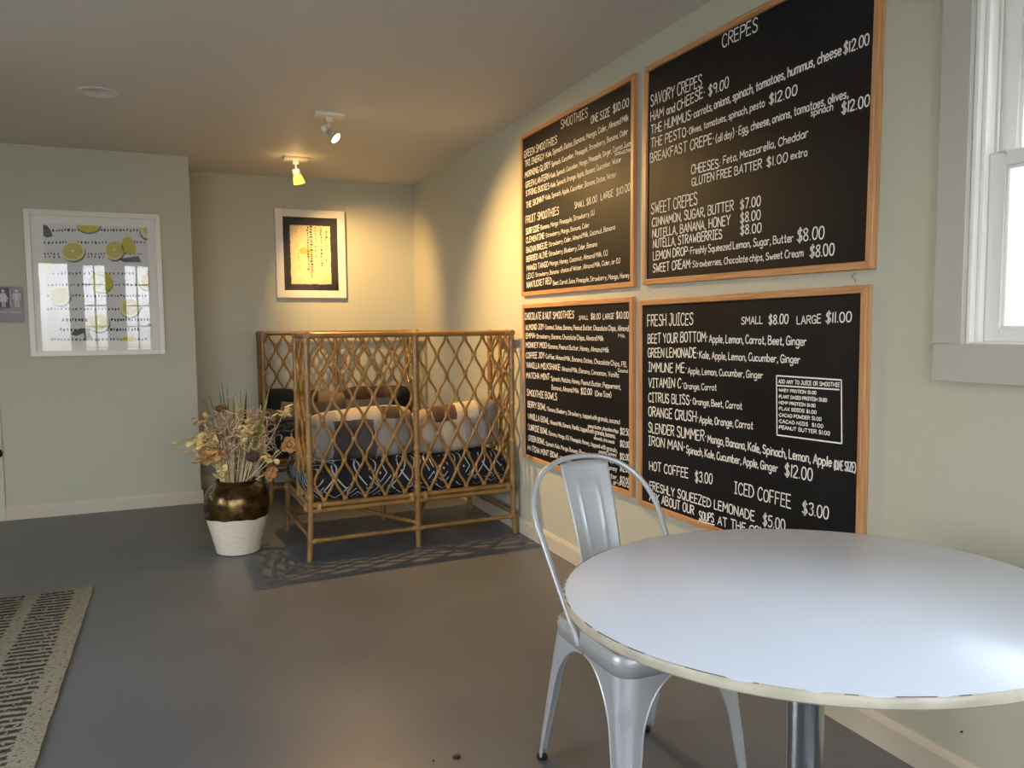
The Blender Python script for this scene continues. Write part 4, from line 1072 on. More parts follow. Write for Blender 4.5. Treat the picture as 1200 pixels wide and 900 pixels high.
def banded_fabric(name, rows):
    # pieced strips: rows = [(top z of the row, [(right x of the piece, colour), ...]), ...] from bottom up, in metres on the pillow
    Mx = mat(name, (128, 120, 112), 0.92)
    n = Mx.node_tree.nodes; L = Mx.node_tree.links; b = n['Principled BSDF']
    t = n.new('ShaderNodeTexCoord'); no = n.new('ShaderNodeTexNoise'); no.inputs['Scale'].default_value = 7
    L.new(t.outputs['Object'], no.inputs['Vector'])
    off = n.new('ShaderNodeVectorMath'); off.operation = 'MULTIPLY_ADD'
    L.new(no.outputs['Color'], off.inputs[0]); off.inputs[1].default_value = (.07, 0, .05); L.new(t.outputs['Object'], off.inputs[2])
    s_ = n.new('ShaderNodeSeparateXYZ'); L.new(off.outputs[0], s_.inputs[0])
    def ramp(pieces):
        m_ = n.new('ShaderNodeMapRange'); m_.inputs['From Min'].default_value = -.4+.035; m_.inputs['From Max'].default_value = .4+.035
        L.new(s_.outputs['X'], m_.inputs['Value'])
        r = n.new('ShaderNodeValToRGB'); r.color_ramp.interpolation = 'CONSTANT'; e_ = r.color_ramp.elements
        L.new(m_.outputs[0], r.inputs[0]); prev = 0.0
        for i, (x, c_) in enumerate(pieces):
            q = e_[i] if i < 2 else e_.new(prev)
            q.position = prev; q.color = (*lin(c_), 1); prev = (x+.4)/.8
        return r.outputs[0]
    cur = ramp(rows[0][1])
    for i in range(1, len(rows)):
        m_ = n.new('ShaderNodeMath'); m_.operation = 'GREATER_THAN'; L.new(s_.outputs['Z'], m_.inputs[0]); m_.inputs[1].default_value = rows[i-1][0]+.025
        mx = n.new('ShaderNodeMix'); mx.data_type = 'RGBA'; L.new(m_.outputs[0], mx.inputs[0]); L.new(cur, mx.inputs[6]); L.new(ramp(rows[i][1]), mx.inputs[7]); cur = mx.outputs[2]
    n2 = n.new('ShaderNodeTexNoise'); n2.inputs['Scale'].default_value = 1.0; n2.inputs['Detail'].default_value = 5
    m2 = n.new('ShaderNodeMapping'); m2.inputs['Scale'].default_value = (150, 150, 16); L.new(t.outputs['Object'], m2.inputs[0]); L.new(m2.outputs[0], n2.inputs['Vector'])
    mx = n.new('ShaderNodeMix'); mx.data_type = 'RGBA'; mx.blend_type = 'MULTIPLY'; mx.inputs[0].default_value = 0.4
    L.new(cur, mx.inputs[6]); L.new(n2.outputs['Color'], mx.inputs[7]); L.new(mx.outputs[2], b.inputs['Base Color'])
    bp = n.new('ShaderNodeBump'); bp.inputs['Strength'].default_value = 0.3; bp.inputs['Distance'].default_value = 0.002
    L.new(n2.outputs['Fac'], bp.inputs['Height']); L.new(bp.outputs[0], b.inputs['Normal'])
    return Mx
CR_, TN, GY, DK, BR, BK, LG = (192, 178, 152), (158, 132, 100), (136, 130, 122), (62, 57, 55), (66, 46, 38), (30, 28, 28), (160, 152, 140)
M['patchA'] = banded_fabric('grey_patchwork_linen', [(.075, [(-.19, GY), (-.06, DK), (.045, (82, 76, 74)), (.17, LG), (.4, GY)]), (1, [(-.16, GY), (-.04, (170, 158, 142)), (.10, LG), (.20, BR), (.4, TN)])])
M['patchB'] = banded_fabric('cream_patchwork_linen', [(.045, [(-.12, LG), (.02, CR_), (.15, LG), (.4, GY)]), (1, [(-.16, (150, 134, 112)), (-.10, BR), (-.02, (84, 60, 50)), (.13, CR_), (.4, GY)])])
M['patchC'] = banded_fabric('tan_patchwork_linen', [(-.02, [(-.10, TN), (.08, GY), (.4, (128, 120, 112))]), (.05, [(-.2, BK), (.02, TN), (.16, (120, 98, 74)), (.4, (140, 124, 104))]), (1, [(-.05, BK), (.1, BR), (.4, (146, 122, 92))])])
M['patchD'] = banded_fabric('brown_patchwork_linen', [(-.02, [(-.05, GY), (.16, LG), (.4, BK)]), (.05, [(-.06, (140, 124, 104)), (.1, GY), (.4, BK)]), (1, [(.05, BR), (.17, (86, 66, 54)), (.4, BK)])])
M['blackcloth'] = mat('black_cotton', (26, 25, 27), 0.9, bump=0.3, bscale=120)
M['piping'] = mat('pale_piping', (176, 168, 156), 0.8)
def pillow(name, dims, mats_, label, cat, loc, rot, e1=0.55, e2=0.35, seed=0, group=None, dent=0.012, pipe=None, droop=0.0):
    a, b, c_ = (v/2 for v in dims); nu, nv = 56, 28; rnd = random.Random(seed)
    ph = [rnd.uniform(0, 6) for _ in range(6)]
    def sg(v, p): return math.copysign(abs(v)**p, v)
    def surf(u, v):
        # superellipsoid: soft in thickness (y), squarish outline in x, z
        x = a*sg(cos(u), e2)*abs(cos(v))**e1; z = c_*sg(sin(u), e2)*abs(cos(v))**e1; y = b*sg(sin(v), .9)
        q = 1+dent/ b*sin(9*x+ph[0])*cos(11*z+ph[1])*.6
        y *= q
        z += dent*sin(7*x+ph[2])*(.5+.5*z/c_)+droop*(x/a)**2*(-1)
        x += dent*sin(9*z+ph[3])*.5
        return (x, y, z)
    P = [[surf(2*pi*j/nu, -pi/2+pi*i/nv) for j in range(nu)] for i in range(nv+1)]
    k = MB(); k.grid(P, True)
    if pipe:
        t = thing(name, label, cat, loc, rot, group)
        k.build('cushion_body', mats_, t)
        k = MB(); k.tube([Vector(surf(2*pi*j/nu, 0)) for j in range(nu)], .005, 6, closed=True); k.build('piping', pipe, t)
        return t
    o = k.build(name, mats_, loc=loc, rot=rot)
    return tag(o, label, cat, group)
def near(x, y, z):
    v = Matrix.Rotation(NEAR_R, 3, 'Z') @ Vector((x, y, 0)); return (NEAR.x+v.x, NEAR.y+v.y, z)
# seat cushions lie flat: local y (thickness) turned upright
pillow('seat_cushion', (1.22, 0.235, 0.715), 'graphic', 'thick black seat cushion with white diamond pattern, in the near settee', 'cushion', near(-0.005, .372, .402), (radians(90), 0, NEAR_R), e1=.24, e2=.20, seed=2, dent=.010, group='settee seat cushions')
pillow('seat_cushion', (1.20, 0.24, 0.66), 'graphic', 'black seat cushion on the far settee below the tan pillows', 'cushion', (1.17, 6.03, .402), (radians(90), 0, 0), e1=.28, e2=.22, seed=5, dent=.010, group='settee seat cushions')
pillow('throw_pillow', (0.60, 0.20, 0.275), 'patchA', 'grey and charcoal patchwork pillow in near settee, left of middle post', 'pillow', near(-.272, .137, .648), (radians(-8), 0, NEAR_R), seed=8, group='patchwork pillows', pipe='piping')
pillow('throw_pillow', (0.56, 0.20, 0.275), 'patchB', 'cream and grey patchwork pillow in near settee, right of middle post', 'pillow', near(.290, .137, .645), (radians(-8), radians(-4), NEAR_R), seed=9, group='patchwork pillows', droop=-.012)
pillow('throw_pillow', (0.66, 0.19, 0.25), 'patchC', 'tan and brown patchwork pillow on far settee, left one of the two', 'pillow', (0.885, 6.235, .640), (radians(12), radians(3), 0), seed=12, group='patchwork pillows', droop=.012)
pillow('throw_pillow', (0.56, 0.19, 0.26), 'patchD', 'dark brown patchwork pillow on far settee, right one of the two', 'pillow', (1.465, 6.235, .645), (radians(12), radians(-2), 0), seed=14, group='patchwork pillows', droop=.012)

# ------------------------------------------------------------------ vase and dried flowers
VX, VY = 0.262, 4.535
def glazemat():
    Mx = mat('dark_bronze_glaze', (92, 68, 40), 0.24, metal=0.85)
    n = Mx.node_tree.nodes; L = Mx.node_tree.links; b = n['Principled BSDF']
    t = n.new('ShaderNodeTexCoord'); no = n.new('ShaderNodeTexNoise'); no.inputs['Scale'].default_value = 11; no.inputs['Detail'].default_value = 9; no.inputs['Roughness'].default_value = .65
    L.new(t.outputs['Object'], no.inputs['Vector'])
    r = n.new('ShaderNodeValToRGB'); e_ = r.color_ramp.elements
    e_[0].position = .34; e_[0].color = (*lin((34, 26, 19)), 1); e_[1].position = .66; e_[1].color = (*lin((206, 194, 170)), 1)
    q = e_.new(.50); q.color = (*lin((104, 80, 46)), 1); q = e_.new(.61); q.color = (*lin((96, 74, 46)), 1)
    L.new(no.outputs['Fac'], r.inputs[0]); L.new(r.outputs[0], b.inputs['Base Color'])
    bp = n.new('ShaderNodeBump'); bp.inputs['Strength'].default_value = .25; bp.inputs['Distance'].default_value = .004
    L.new(no.outputs['Fac'], bp.inputs['Height']); L.new(bp.outputs[0], b.inputs['Normal'])
    return Mx
M['glaze'] = glazemat()
M['bisque'] = mat('rough_white_clay', (208, 196, 176), 0.9, var=0.08, vscale=30, bump=0.7, bscale=45, stretch=(1, 1, 3))
t = thing('vase', 'big vase with bronze glazed top and white clay base, holding dried flowers', 'vase', (VX, VY, 0))
MB().lathe([(0.0005, 0.0), (.108, 0.0), (.117, .005), (.126, .045), (.143, .115), (.159, .175), (.1665, .212)], 64).build('clay_base', 'bisque', t)
n = 64; prof = [(.1685, .205), (.1735, .24), (.1755, .275), (.171, .32), (.158, .352), (.132, .376), (.112, .385), (.107, .391), (.110, .398), (.116, .403), (.112, .408), (.104, .406), (.099, .392), (.100, .33), (.0005, .328)]
P = []
for i, (r_, z) in enumerate(prof):
    row = []
    for j in range(n):
        a = 2*pi*j/n
        dz = .0025*sin(3*a+1)+.002*sin(7*a)+.0015*sin(13*a) if i == 0 else 0
        row.append((r_*cos(a), r_*sin(a), z+dz))
    P.append(row)
k = MB(); k.grid(P, True); k.build('glazed_shoulder', 'glaze', t)

M['straw'] = mat('pale_dry_straw', (206, 184, 146), 0.75, var=0.2, vscale=20)
M['curl'] = mat('bleached_curly_fibre', (184, 160, 124), 0.8, var=0.4, vscale=9)
M['bloom'] = mat('dusty_orange_dried_petal', (198, 146, 94), 0.8, var=0.25, vscale=26)
M['leafdry'] = mat('pale_yellow_dried_leaf', (214, 190, 132), 0.75, var=0.22, vscale=22)
M['leaftan'] = mat('tan_dried_leaf', (186, 146, 92), 0.75, var=0.22, vscale=22)
M['greenleaf'] = mat('olive_green_leaf', (112, 112, 58), 0.55, var=0.25, vscale=12)
M['darkleaf'] = mat('dark_olive_leaf', (64, 60, 36), 0.6, var=0.25, vscale=12)
M['brownseed'] = mat('dark_brown_seed_head', (76, 52, 46), 0.85, var=0.3, vscale=60)
M['brownbloom'] = mat('brown_withered_flower', (120, 84, 50), 0.85, var=0.3, vscale=40)
VZ = .405
def fpos(px, py, dy=0.0): return Vector((VX+(px-279)/214.0, VY+dy, (652-py)/214.0))
def stem(k, tip, r=.0022, mi=0, base_r=.06, seed=0):
    rnd = random.Random(seed); a = rnd.uniform(0, 6.28); b = Vector((VX+base_r*cos(a), VY+base_r*sin(a), .36)); 
    nk = Vector((VX+max(-.085, min(.085, (tip.x-VX)*.5)), VY+max(-.085, min(.085, (tip.y-VY)*.5)), VZ))
    pts = []
    for i in range(9):
        u = i/8; pts.append(b*(1-u)**2+nk*2*u*(1-u)+tip*u*u)
    k.tube(pts, r, 6, mi); return k
def petal(k, c, d_, up, L, W_, curl=.3, mi=0):
    d_ = d_.normalized(); s_ = d_.cross(up)
    s_ = s_.normalized() if s_.length > 1e-4 else d_.orthogonal(); n_ = s_.cross(d_)
    P = []
    for i in range(7):
        u = i/6; w_ = W_*(sin(pi*min(1, u*.82+.10))**.7); h_ = curl*L*u*u
        P.append([c+d_*(L*u)+s_*(w_*v)+n_*(h_+abs(v)*W_*.25) for v in (-1, -.5, 0, .5, 1)])
    k.grid(P, False, mi)
def leaf_sprig(name, px, py, dy, cnt, spread, mname, label, seed, size=.02, cat='dried leaves', group='dried leaf sprigs'):
    rnd = random.Random(seed); tip = fpos(px, py, dy)
    t = thing(name, label, cat, (VX, VY, VZ), group=group)
    k = MB(); stem(k, tip, .0022, seed=seed); k.move(lambda v: v-Vector((VX, VY, VZ))); k.build('stem', 'straw', t)
    k = MB()
    for i in range(cnt):
        c = tip+Vector((rnd.gauss(0, spread), rnd.gauss(0, spread*.7), rnd.gauss(0, spread*.75)))
        d_ = Vector((rnd.uniform(-1, 1), rnd.uniform(-1, .4), rnd.uniform(-.8, .8)))
        petal(k, c, d_, Vector((0, 0, 1)), size*rnd.uniform(1.0, 1.7), size*rnd.uniform(.5, .85), rnd.uniform(-.3, .4))
        if i % 2 == 0: k.tube([tip+Vector((0, 0, -.03)), c], .0009, 4)
    k.move(lambda v: v-Vector((VX, VY, VZ))); k.build('leaves', mname, t, solid=.0012)
    return t
leaf_sprig('dried_leaf_sprig', 240, 520, -.06, 52, .040, 'leafdry', 'wide sprig of pale yellow dried leaves reaching far left of the vase', 1, .031)
leaf_sprig('dried_leaf_sprig', 250, 531, -.09, 34, .032, 'leaftan', 'tan dried leaf cluster drooping over the left shoulder of vase', 2, .031)
leaf_sprig('dried_leaf_sprig', 262, 554, -.115, 15, .022, 'leafdry', 'low pale dried leaves at the left of vase rim', 3, .022)
leaf_sprig('dried_leaf_sprig', 336, 488, -.02, 9, .022, 'leafdry', 'pale dried leaves at far upper right of the bouquet', 4, .032)
leaf_sprig('dried_leaf_sprig', 313, 538, -.12, 16, .020, 'leafdry', 'pale yellow dried leaves at lower right, beside dark seed head', 5, .024)
leaf_sprig('dried_leaf_sprig', 290, 505, -.13, 16, .024, 'leafdry', 'pale dried leaves at front centre of the bouquet, above the seed head', 6, .024)
leaf_sprig('dried_leaf_sprig', 268, 528, -.12, 12, .024, 'leaftan', 'tan dried leaves at front left centre, under the curls', 7, .022)
leaf_sprig('dried_leaf_sprig', 246, 492, -.03, 10, .018, 'leaftan', 'small tan dried leaves at upper left of the bouquet', 8, .022)

def rose(px, py, dy, R_, label, seed, mname='bloom', face=(0.1, -1, 0.15), name='dried_rose', cat='dried flower', group='dried blooms'):
    rnd = random.Random(seed); c = fpos(px, py, dy)
    t = thing(name, label, cat, (VX, VY, VZ), group=group)
    k = MB(); stem(k, c, .0026, seed=seed); k.move(lambda v: v-Vector((VX, VY, VZ))); k.build('stem', 'straw', t)
    f_ = Vector(face).normalized(); u = f_.orthogonal().normalized(); w_ = f_.cross(u); k = MB()
    for ring, (cnt, tilt, L) in enumerate(((7, .95, 1.0), (7, .6, .85), (6, .3, .65), (4, .1, .45))):
        for i in range(cnt):
            a = 2*pi*i/cnt+ring*.5+rnd.uniform(-.2, .2); rad = u*cos(a)+w_*sin(a)
            d_ = rad*sin(tilt*1.5)+f_*cos(tilt*1.5)
            petal(k, c+rad*R_*.08, d_, rad*-1 if ring else f_, R_*L*rnd.uniform(.9, 1.1), R_*.42*(1-.12*ring), .35)
    k.move(lambda v: v-Vector((VX, VY, VZ))); k.build('petals', mname, t, solid=.0015)
rose(340, 527, -.03, .048, 'dusty orange dried flower at far right, against the rattan settee', 21)
rose(315, 556, -.10, .042, 'dusty orange dried flower drooping over right of vase rim', 22, face=(.35, -.8, -.2))
rose(265, 482, -.02, .036, 'brown withered flower at top left of the bouquet', 23, 'brownbloom', (0, -.5, .8), name='withered_flower')
# dark seed head
t = thing('seed_head', 'round dark brown seed head at front right centre of the bouquet', 'seed head', (VX, VY, VZ))
c0 = fpos(297, 535, -.135); k = MB(); stem(k, c0, .0028, seed=31); k.move(lambda v: v-Vector((VX, VY, VZ))); k.build('stem', 'straw', t)
k = MB(); k.ball(c0, (.034, .028, .028), 16)
for i in range(170):
    zz = 1-2*(i+.5)/170; a = i*2.39996; r_ = sqrt(1-zz*zz); d_ = Vector((r_*cos(a), r_*sin(a), zz))
    p = c0+Vector((d_.x*.033, d_.y*.027, d_.z*.027)); k.tube([p, p+d_*.007], [.0026, .0009], 5)
k.move(lambda v: v-Vector((VX, VY, VZ))); k.build('spiky_head', 'brownseed', t)
# leaf blades
def blade(px0, py0, px1, py1, dy, W_, mname, label, seed, bend=.02):
    rnd = random.Random(seed); a = fpos(px0, py0, dy*.5); b = fpos(px1, py1, dy); root = Vector((VX+(a.x-VX)*.35, VY+dy*.2, .37)); k = MB(); P = []
    s_ = Vector((1, .5*sin(seed*2.3), 0)).normalized()
    for i in range(13):
        u = i/12
        p = root*(1-u)**2+a*2*u*(1-u)+b*u*u if u < 1 else b
        w_ = W_*(min(1, u*3+.35))*(1-u**3)+.0006
        P.append([p+s_*w_*v+Vector((0, -abs(v)*w_*.4, 0)) for v in (-1, 0, 1)])
    k.grid(P); o = k.build('leaf_blade', mname, loc=(0, 0, 0), solid=.0012)
    return tag(o, label, 'leaf', 'upright leaf blades in the vase')
blade(278, 520, 278, 462, -.10, .014, 'greenleaf', 'olive green blade in the upright cluster left of centre, leftmost', 1)
blade(284, 520, 286, 457, -.12, .015, 'greenleaf', 'tall olive green blade in the middle of the upright cluster', 2)
blade(288, 520, 293, 457, -.08, .013, 'darkleaf', 'dark olive blade at right of the upright cluster', 3)
blade(281, 520, 282, 470, -.05, .010, 'straw', 'pale straw coloured blade in front of the upright cluster', 4)
blade(304, 520, 318, 454, -.12, .015, 'greenleaf', 'broad green blade leaning right, near the far settee post', 5)
blade(302, 520, 312, 476, -.13, .010, 'greenleaf', 'shorter green blade leaning right, beside the broad one', 6)
for i, (q, lab) in enumerate((((262, 505, 245, 466), 'thin dark blade leaning far left'), ((268, 505, 264, 453), 'thin dark blade, tall, left of the green cluster'), ((272, 505, 267, 447), 'thin dark blade, tallest of the thin ones'), ((274, 505, 273, 452), 'thin dark blade beside the green cluster'), ((265, 505, 252, 463), 'thin dark blade leaning left, behind brown flower'))):
    blade(*q, .04, .0028, 'darkleaf', lab+', in the vase', 7+i)
# curly fibre mass and straight stalks: nobody could count them
rnd = random.Random(77); k = MB()
for i in range(860):
    a = rnd.uniform(0, 6.28); rr = abs(rnd.gauss(0, .55)); cx = VX+.03+min(rr, 1)*.165*cos(a); cy = VY-.01+min(rr, 1)*.115*sin(a); cz = .655+rnd.gauss(0, .060)
    n_ = 13; r0 = rnd.uniform(.02, .05); tw = rnd.uniform(3, 7); ax = Vector((rnd.gauss(0, 1), rnd.gauss(0, 1), rnd.gauss(0, 1))).normalized(); u = ax.orthogonal().normalized(); w_ = ax.cross(u); ph = rnd.uniform(0, 6)
    L = rnd.uniform(.02, .07)
    pts = [Vector((cx, cy, cz))+ax*L*(j/n_-.5)+(u*cos(ph+tw*j/n_)+w_*sin(ph+tw*j/n_))*r0*(.5+.5*j/n_) for j in range(n_)]
    k.tube(pts, [.0030*(1-.4*j/n_) for j in range(n_)], 4)
for i in range(40):
    a = rnd.uniform(0, 6.28); b = Vector((VX+.05*cos(a), VY+.05*sin(a), .42)); e_ = Vector((VX+.03+.11*cos(a)+rnd.gauss(0, .03), VY+.09*sin(a), .62+rnd.gauss(0, .03)))
    k.tube([b, b.lerp(e_, .5)+Vector((0, 0, .02)), e_], .0013, 4)
o = k.build('curly_dried_fibre', 'curl'); tag(o, 'tangled mass of bleached curly dried fibre in the middle of bouquet', 'dried plant', kind='stuff')
k = MB()
for i in range(90):
    a = rnd.uniform(0, 6.28); q = sqrt(rnd.random()); b = Vector((VX+.07*q*cos(a), VY+.07*q*sin(a), .345)); m_ = Vector((VX+.085*q*cos(a), VY+.085*q*sin(a), VZ)); e_ = Vector((VX+.02+.15*q*cos(a), VY+.12*q*sin(a), rnd.uniform(.54, .64)))
    k.tube([b, m_, m_.lerp(e_, .5), e_], .0023, 5)
o = k.build('dry_stalks', 'straw'); tag(o, 'bundle of straight pale dry stalks rising from the vase mouth', 'dried plant', kind='stuff')

# ------------------------------------------------------------------ metal cafe chair
M['steel'] = mat('silver_painted_sheet_steel', (182, 183, 184), 0.36, metal=0.32, spec=0.5, bump=0.03, bscale=25)
M['rubber'] = mat('black_rubber', (18, 18, 18), 0.7)
t = thing('cafe_chair', 'silver sheet metal cafe chair with hooped back, tucked under round table', 'chair', (1.100, 1.706, 0), (0, 0, radians(1.5)))
# local frame: +y is the back of the chair (away from the camera)
def rring(hx, hy, r, z, n=9, zf=None):
    P = []
    for cx, cy, a0 in ((hx-r, hy-r, 0), (-hx+r, hy-r, pi/2), (-hx+r, -hy+r, pi), (hx-r, -hy+r, 3*pi/2)):
        for i in range(n):
            a = a0+pi/2*i/(n-1); P.append((cx+r*cos(a), cy+r*sin(a), z))
    return P
k = MB()
rows = [rring(.178, .180, .052, .404), rring(.1765, .1785, .051, .436), rring(.1755, .1775, .050, .446), rring(.170, .172, .046, .4535), rring(.160, .162, .040, .4535), rring(.150, .152, .034, .4475), rring(.10, .10, .03, .4455), rring(.03, .03, .015, .445), rring(.002, .002, .0009, .445)]
k.grid(rows, True)
k.tube(rring(.1775, .1795, .052, .434), .0018, 6, closed=True)
k.build('seat', 'steel', t, solid=.0015)
def chair_leg(sx, sy):
    Ct = Vector((sx*.1785, sy*.1805, .408)); Fb = Vector((sx*(.200 if sy < 0 else .192), (-.222 if sy < 0 else .256), 0))
    zt, zs = .404, .235
    def P(z, s_, inset=0.0):
        q = 1-z/.408; C = Ct.lerp(Fb, q); r = .052+(.017-.052)*min(1, q*1.15)
        arc = r*pi/2; a = s_+arc/2
        cx, cy = C.x-sx*r, C.y-sy*r; rr = r-inset
        if 0 <= a <= arc:
            th = a/r; return Vector((cx+sx*rr*sin(th), cy+sy*rr*cos(th), z))
        if a < 0: return Vector((cx+sx*a, cy+sy*rr, z))
        return Vector((cx+sx*rr, cy-sy*(a-arc), z))
    def width(z):
        q = 1-z/.408
        base = .046-.020*(1-min(z, zs)/zs)
        if z > zs:
            g = .1185*sqrt(max(0, 1-((z-zs)/(zt-zs))**2))
            return .1645-g-(.052-base)*.0 if g < .1185 else base
        return base
    k = MB(); R_ = []; zsq = [.404, .4035, .402, .399, .395, .389, .381, .371, .36, .345, .328, .31, .29, .27, .25, .235, .215, .19, .165, .14, .115, .09, .065, .045, .03, .018]
    wb = width(zs-1e-4)
    for z in zsq:
        w_ = min(max(width(z), wb if z > zs else 0), .1645)
        row = []
        for j in range(25):
            v = -1+2*j/24
            s_ = v*w_
            e_ = 0
            gz = min(max((.315-z)/.02, 0), 1)
            if abs(s_) < .017: e_ = .007*gz*min(1, (.017-abs(s_))/.004)
            row.append(P(z, s_, e_))
        R_.append(row)
    k.grid(R_)
    for side in (0, 24):
        k.tube([row[side] for row in R_], .0028, 6)
    o = k.build('leg', 'steel', t, solid=.0014)
    q = .985; c = Ct.lerp(Fb, q)-Vector((sx*.014, sy*.014, 0)); c.z = 0
    f = MB(); f.lathe([(.0005, 0), (.0145, 0), (.0155, .002), (.0155, .009), (.0005, .010)], 16, c=c); f.build('rubber_foot', 'rubber', o)
for sx in (-1, 1):
    for sy in (-1, 1): chair_leg(sx, sy)
def lean(z): return .022+(z-.43)*.72
k = MB(); pts = [(-.180, .026, .418), (-.184, lean(.44), .44)]
for i in range(1, 7):
    z = .44+(.69-.44)*i/7; pts.append((-.184-.018*((z-.44)/.25), lean(z), z))
for i in range(0, 25):
    a = pi-pi*i/24; ex = 2/2.25
    x = .203*math.copysign(abs(cos(a))**ex, cos(a)); z = .69+.163*abs(sin(a))**ex
    pts.append((x, lean(z), z))
for i in range(6, 0, -1):
    z = .44+(.69-.44)*i/7; pts.append((.184+.018*((z-.44)/.25), lean(z), z))
pts += [(.184, lean(.44), .44), (.180, .026, .418)]
k.tube(pts, .0082, 12); k.build('back_hoop', 'steel', t)
k = MB(); P = []
for i in range(31):
    u = i/30; z = .442+(.838-.442)*u
    yb = .168+(lean(.838)-.010-.168)*u+.012*sin(pi*u)*-1
    hw = .061+.020*u; row = []
    for j in range(25):
        v = -1+2*j/24; x = v*hw
        e_ = 0
        hi = .36+.10*u    # half width of the pressed panel, narrowing downward
        du = min(u-.16, .84-u); dv = (hi-abs(v))*hw
        d_ = min(du*.39, dv)
        if d_ > -.004: e_ = .0012*min(1, max(0, (d_+.004)/.007))+.0032*max(0, 1-abs(d_-.001)/.005)
        zz = z+(.006*(1-v*v) if i == 30 else 0)
        row.append((x, yb-.008*(v*v)-e_+.006, zz))
    P.append(row)
k.grid(P); k.build('back_slat', 'steel', t, solid=.0016)

# ------------------------------------------------------------------ round cafe table
M['laminate'] = mat('white_laminate', (218, 225, 236), 0.24, spec=0.36, var=0.015, vscale=3)
M['edging'] = mat('worn_cream_edge_band', (186, 178, 158), 0.45, var=0.16, vscale=18, bump=0.25, bscale=50)
M['edgewear'] = mat('dark_worn_core', (92, 78, 64), 0.8)
M['chrome'] = mat('brushed_chrome', (196, 198, 200), 0.2, metal=1)
M['castiron'] = mat('black_cast_iron', (36, 36, 38), 0.5)
t = thing('cafe_table', 'round white laminate cafe table with worn cream edge on chrome column', 'table', (1.094, 1.118, 0))
RT = 0.470; tilt = (radians(-1.856), radians(-0.811), 0)
k = MB(); k.lathe([(.0005, 0), (RT-.006, 0), (RT-.0035, -.0012), (RT-.0035, -.016), (.0005, -.016)], 128)
k.build('tabletop', 'laminate', t, loc=(0, 0, .7378), rot=tilt, sharp=30)
k = MB(); rnd = random.Random(4); prof = [(RT-.0036, -.0002), (RT-.0014, -.0007), (RT, -.003), (RT+.0005, -.009), (RT, -.016), (RT-.003, -.019), (RT-.03, -.019), (RT-.03, -.0155)]
n = 160; P = []
chip = [rnd.random() < .10 for _ in range(n)]
for i, (r_, z) in enumerate(prof):
    P.append([((r_-(.0028 if chip[j] and i < 3 else 0))*cos(2*pi*j/n), (r_-(.0028 if chip[j] and i < 3 else 0))*sin(2*pi*j/n), z-(.0012 if chip[j] and i < 2 else 0)) for j in range(n)])
k.grid(P, True)
for j in range(n):
    if rnd.random() < (.75 if (j//7) % 2 else .3): k.mi[j] = 1
k.build('edge_band', ['edging', 'edgewear'], t, loc=(0, 0, .7378), rot=tilt)
k = MB(); k.lathe([(.036, .03), (.036, .70)], 40, cap=True); k.build('column', 'chrome', t)
k = MB(); k.lathe([(.0005, 0), (.215, 0), (.222, .006), (.218, .014), (.12, .026), (.055, .036), (.046, .05), (.042, .06), (.0375, .062)], 56); k.build('pedestal_base', 'castiron', t)
k = MB()
for a in range(4):
    c_, s_ = cos(a*pi/2+.4), sin(a*pi/2+.4)
    k.prism([(.03*c_-.012*s_, .03*s_+.012*c_), (.19*c_-.009*s_, .19*s_+.009*c_), (.19*c_+.009*s_, .19*s_-.009*c_), (.03*c_+.012*s_, .03*s_-.012*c_)], 'z', .700, .7085)
k.lathe([(.048, .69), (.06, .70), (.06, .7085), (.0005, .7085)], 24)
k.build('top_bracket', 'castiron', t)

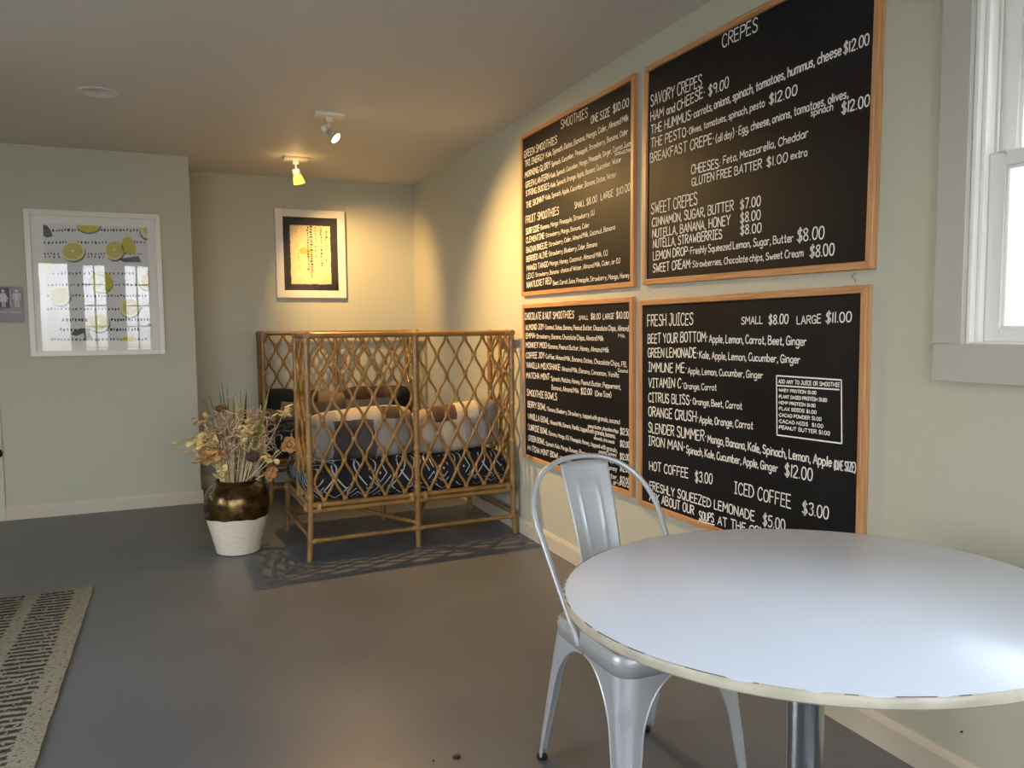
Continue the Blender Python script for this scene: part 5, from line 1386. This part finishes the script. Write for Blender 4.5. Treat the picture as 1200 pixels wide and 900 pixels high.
# ------------------------------------------------------------------ rug
def rugmat():
    Mx = mat('flat_woven_beige_black', (150, 142, 120), 0.95)
    n = Mx.node_tree.nodes; L = Mx.node_tree.links; b = n['Principled BSDF']
    t = n.new('ShaderNodeTexCoord'); s_ = n.new('ShaderNodeSeparateXYZ'); L.new(t.outputs['Object'], s_.inputs[0])
    def mth(op, a, b_=None, c_=None):
        q = n.new('ShaderNodeMath'); q.operation = op
        for i, v in enumerate((a, b_, c_)):
            if v is None: continue
            if isinstance(v, (int, float)): q.inputs[i].default_value = v
            else: L.new(v, q.inputs[i])
        return q.outputs[0]
    def noise(scale, vec=None, detail=3):
        q = n.new('ShaderNodeTexNoise'); q.inputs['Scale'].default_value = 1; q.inputs['Detail'].default_value = detail
        mp = n.new('ShaderNodeMapping'); mp.inputs['Scale'].default_value = scale
        L.new(t.outputs['Object'], mp.inputs[0]); L.new(mp.outputs[0], q.inputs['Vector']); return q.outputs['Fac']
    # bands across the width, measured from the right edge (object x = 0 there)
    x = mth('ADD', mth('MULTIPLY', s_.outputs['X'], -1.0), mth('MULTIPLY', mth('SUBTRACT', noise((14, 40, 1)), .5), .05))
    u = mth('MULTIPLY', mth('FRACT', mth('DIVIDE', mth('SUBTRACT', x, .075), .205)), .205)
    band = mth('MULTIPLY', mth('LESS_THAN', u, .148), mth('GREATER_THAN', x, .075))
    yy = mth('ADD', mth('ADD', s_.outputs['Y'], mth('MULTIPLY', mth('SUBTRACT', noise((9, 9, 1)), .5), .03)), mth('MULTIPLY', s_.outputs['X'], .06))
    fr = mth('FRACT', mth('DIVIDE', yy, .040))
    dash = mth('LESS_THAN', fr, mth('ADD', .36, mth('MULTIPLY', noise((16, 60, 1)), .36)))
    brk = mth('GREATER_THAN', noise((70, 22, 1), detail=4), .40)
    dark = mth('MULTIPLY', mth('MULTIPLY', band, dash), brk)
    fleck = mth('GREATER_THAN', noise((60, 90, 1), detail=2), .62)
    f = mth('MAXIMUM', dark, mth('MULTIPLY', fleck, .85))
    weave = noise((260, 120, 1))
    mx0 = n.new('ShaderNodeMix'); mx0.data_type = 'RGBA'; L.new(weave, mx0.inputs[0])
    mx0.inputs[6].default_value = (*lin((128, 121, 102)), 1); mx0.inputs[7].default_value = (*lin((160, 152, 131)), 1)
    mx = n.new('ShaderNodeMix'); mx.data_type = 'RGBA'; L.new(f, mx.inputs[0]); L.new(mx0.outputs[2], mx.inputs[6])
    mx.inputs[7].default_value = (*lin((48, 44, 42)), 1)
    L.new(mx.outputs[2], b.inputs['Base Color'])
    bp = n.new('ShaderNodeBump'); bp.inputs['Strength'].default_value = .8; bp.inputs['Distance'].default_value = .004
    L.new(mth('ADD', weave, mth('MULTIPLY', dark, -.8)), bp.inputs['Height']); L.new(bp.outputs[0], b.inputs['Normal'])
    return Mx
M['rug'] = rugmat()
k = MB(); nx, ny = 30, 60; rnd = random.Random(6)
RW, RL = 1.55, 2.45
top = [[(-RW*(1-i/nx)+(.0012*sin(j*.7)+.001*sin(j*1.9) if i in (0, nx) else 0), -RL+RL*j/ny+(.004*sin(i*.9) if j in (0, ny) else 0), .007+.0015*sin(i*.8)*sin(j*.5)) for j in range(ny+1)] for i in range(nx+1)]
k.grid(top)
bot = [[(p[0], p[1], 0.0005) for p in r_] for r_ in top]
k.grid(bot)
for A_, B_ in ((top[0], bot[0]), (top[-1], bot[-1]), ([r_[0] for r_ in top], [r_[0] for r_ in bot]), ([r_[-1] for r_ in top], [r_[-1] for r_ in bot])):
    k.grid([A_, B_], mi=0, smooth=False)
o = k.build('rug', 'rug', loc=(-0.425, 4.155, 0)); tag(o, 'flat woven beige rug with broken black stripes on the grey floor', 'rug')

# ------------------------------------------------------------------ small things on the floor and wall
M['berry'] = mat('dark_red_dried_fruit', (60, 12, 18), 0.5)
k = MB(); k.ball((0, 0, .004), (.0125, .010, .004), 14); o = k.build('dried_berry', 'berry', loc=(0.691, 2.045, 0)); tag(o, 'flat dark red dried berry alone on grey floor in foreground', 'berry')
M['crumb'] = mat('black_crumb', (14, 14, 14), 0.8)
k = MB(); k.ball((0, 0, .002), (.004, .003, .002), 8); o = k.build('crumb', 'crumb', loc=(0.625, 2.055, 0)); tag(o, 'tiny black crumb on the floor left of the red berry', 'crumb')
M['pink'] = mat('soft_pink_rubber', (226, 130, 128), 0.5)
k = MB(); k.ball((0, 0, .036), (.036, .036, .036), 20); o = k.build('ball', 'pink', loc=(-0.808, 3.93, .008)); tag(o, 'small pink ball at the far left edge, on the striped rug', 'ball')
M['nailhead'] = mat('dark_nail_head', (60, 54, 50), 0.5, metal=.6)
for (y, z), lab in (((1.36, .232), 'small dark nail in right wall, just below the table edge height'), ((1.345, .165), 'lower small dark nail in right wall above the baseboard')):
    k = MB(); k.tube([(0, 0, 0), (-.004, 0, -.001)], .0028, 8); o = k.build('nail', 'nailhead', loc=(WX, y, z)); tag(o, lab, 'nail', 'nails in the right wall')
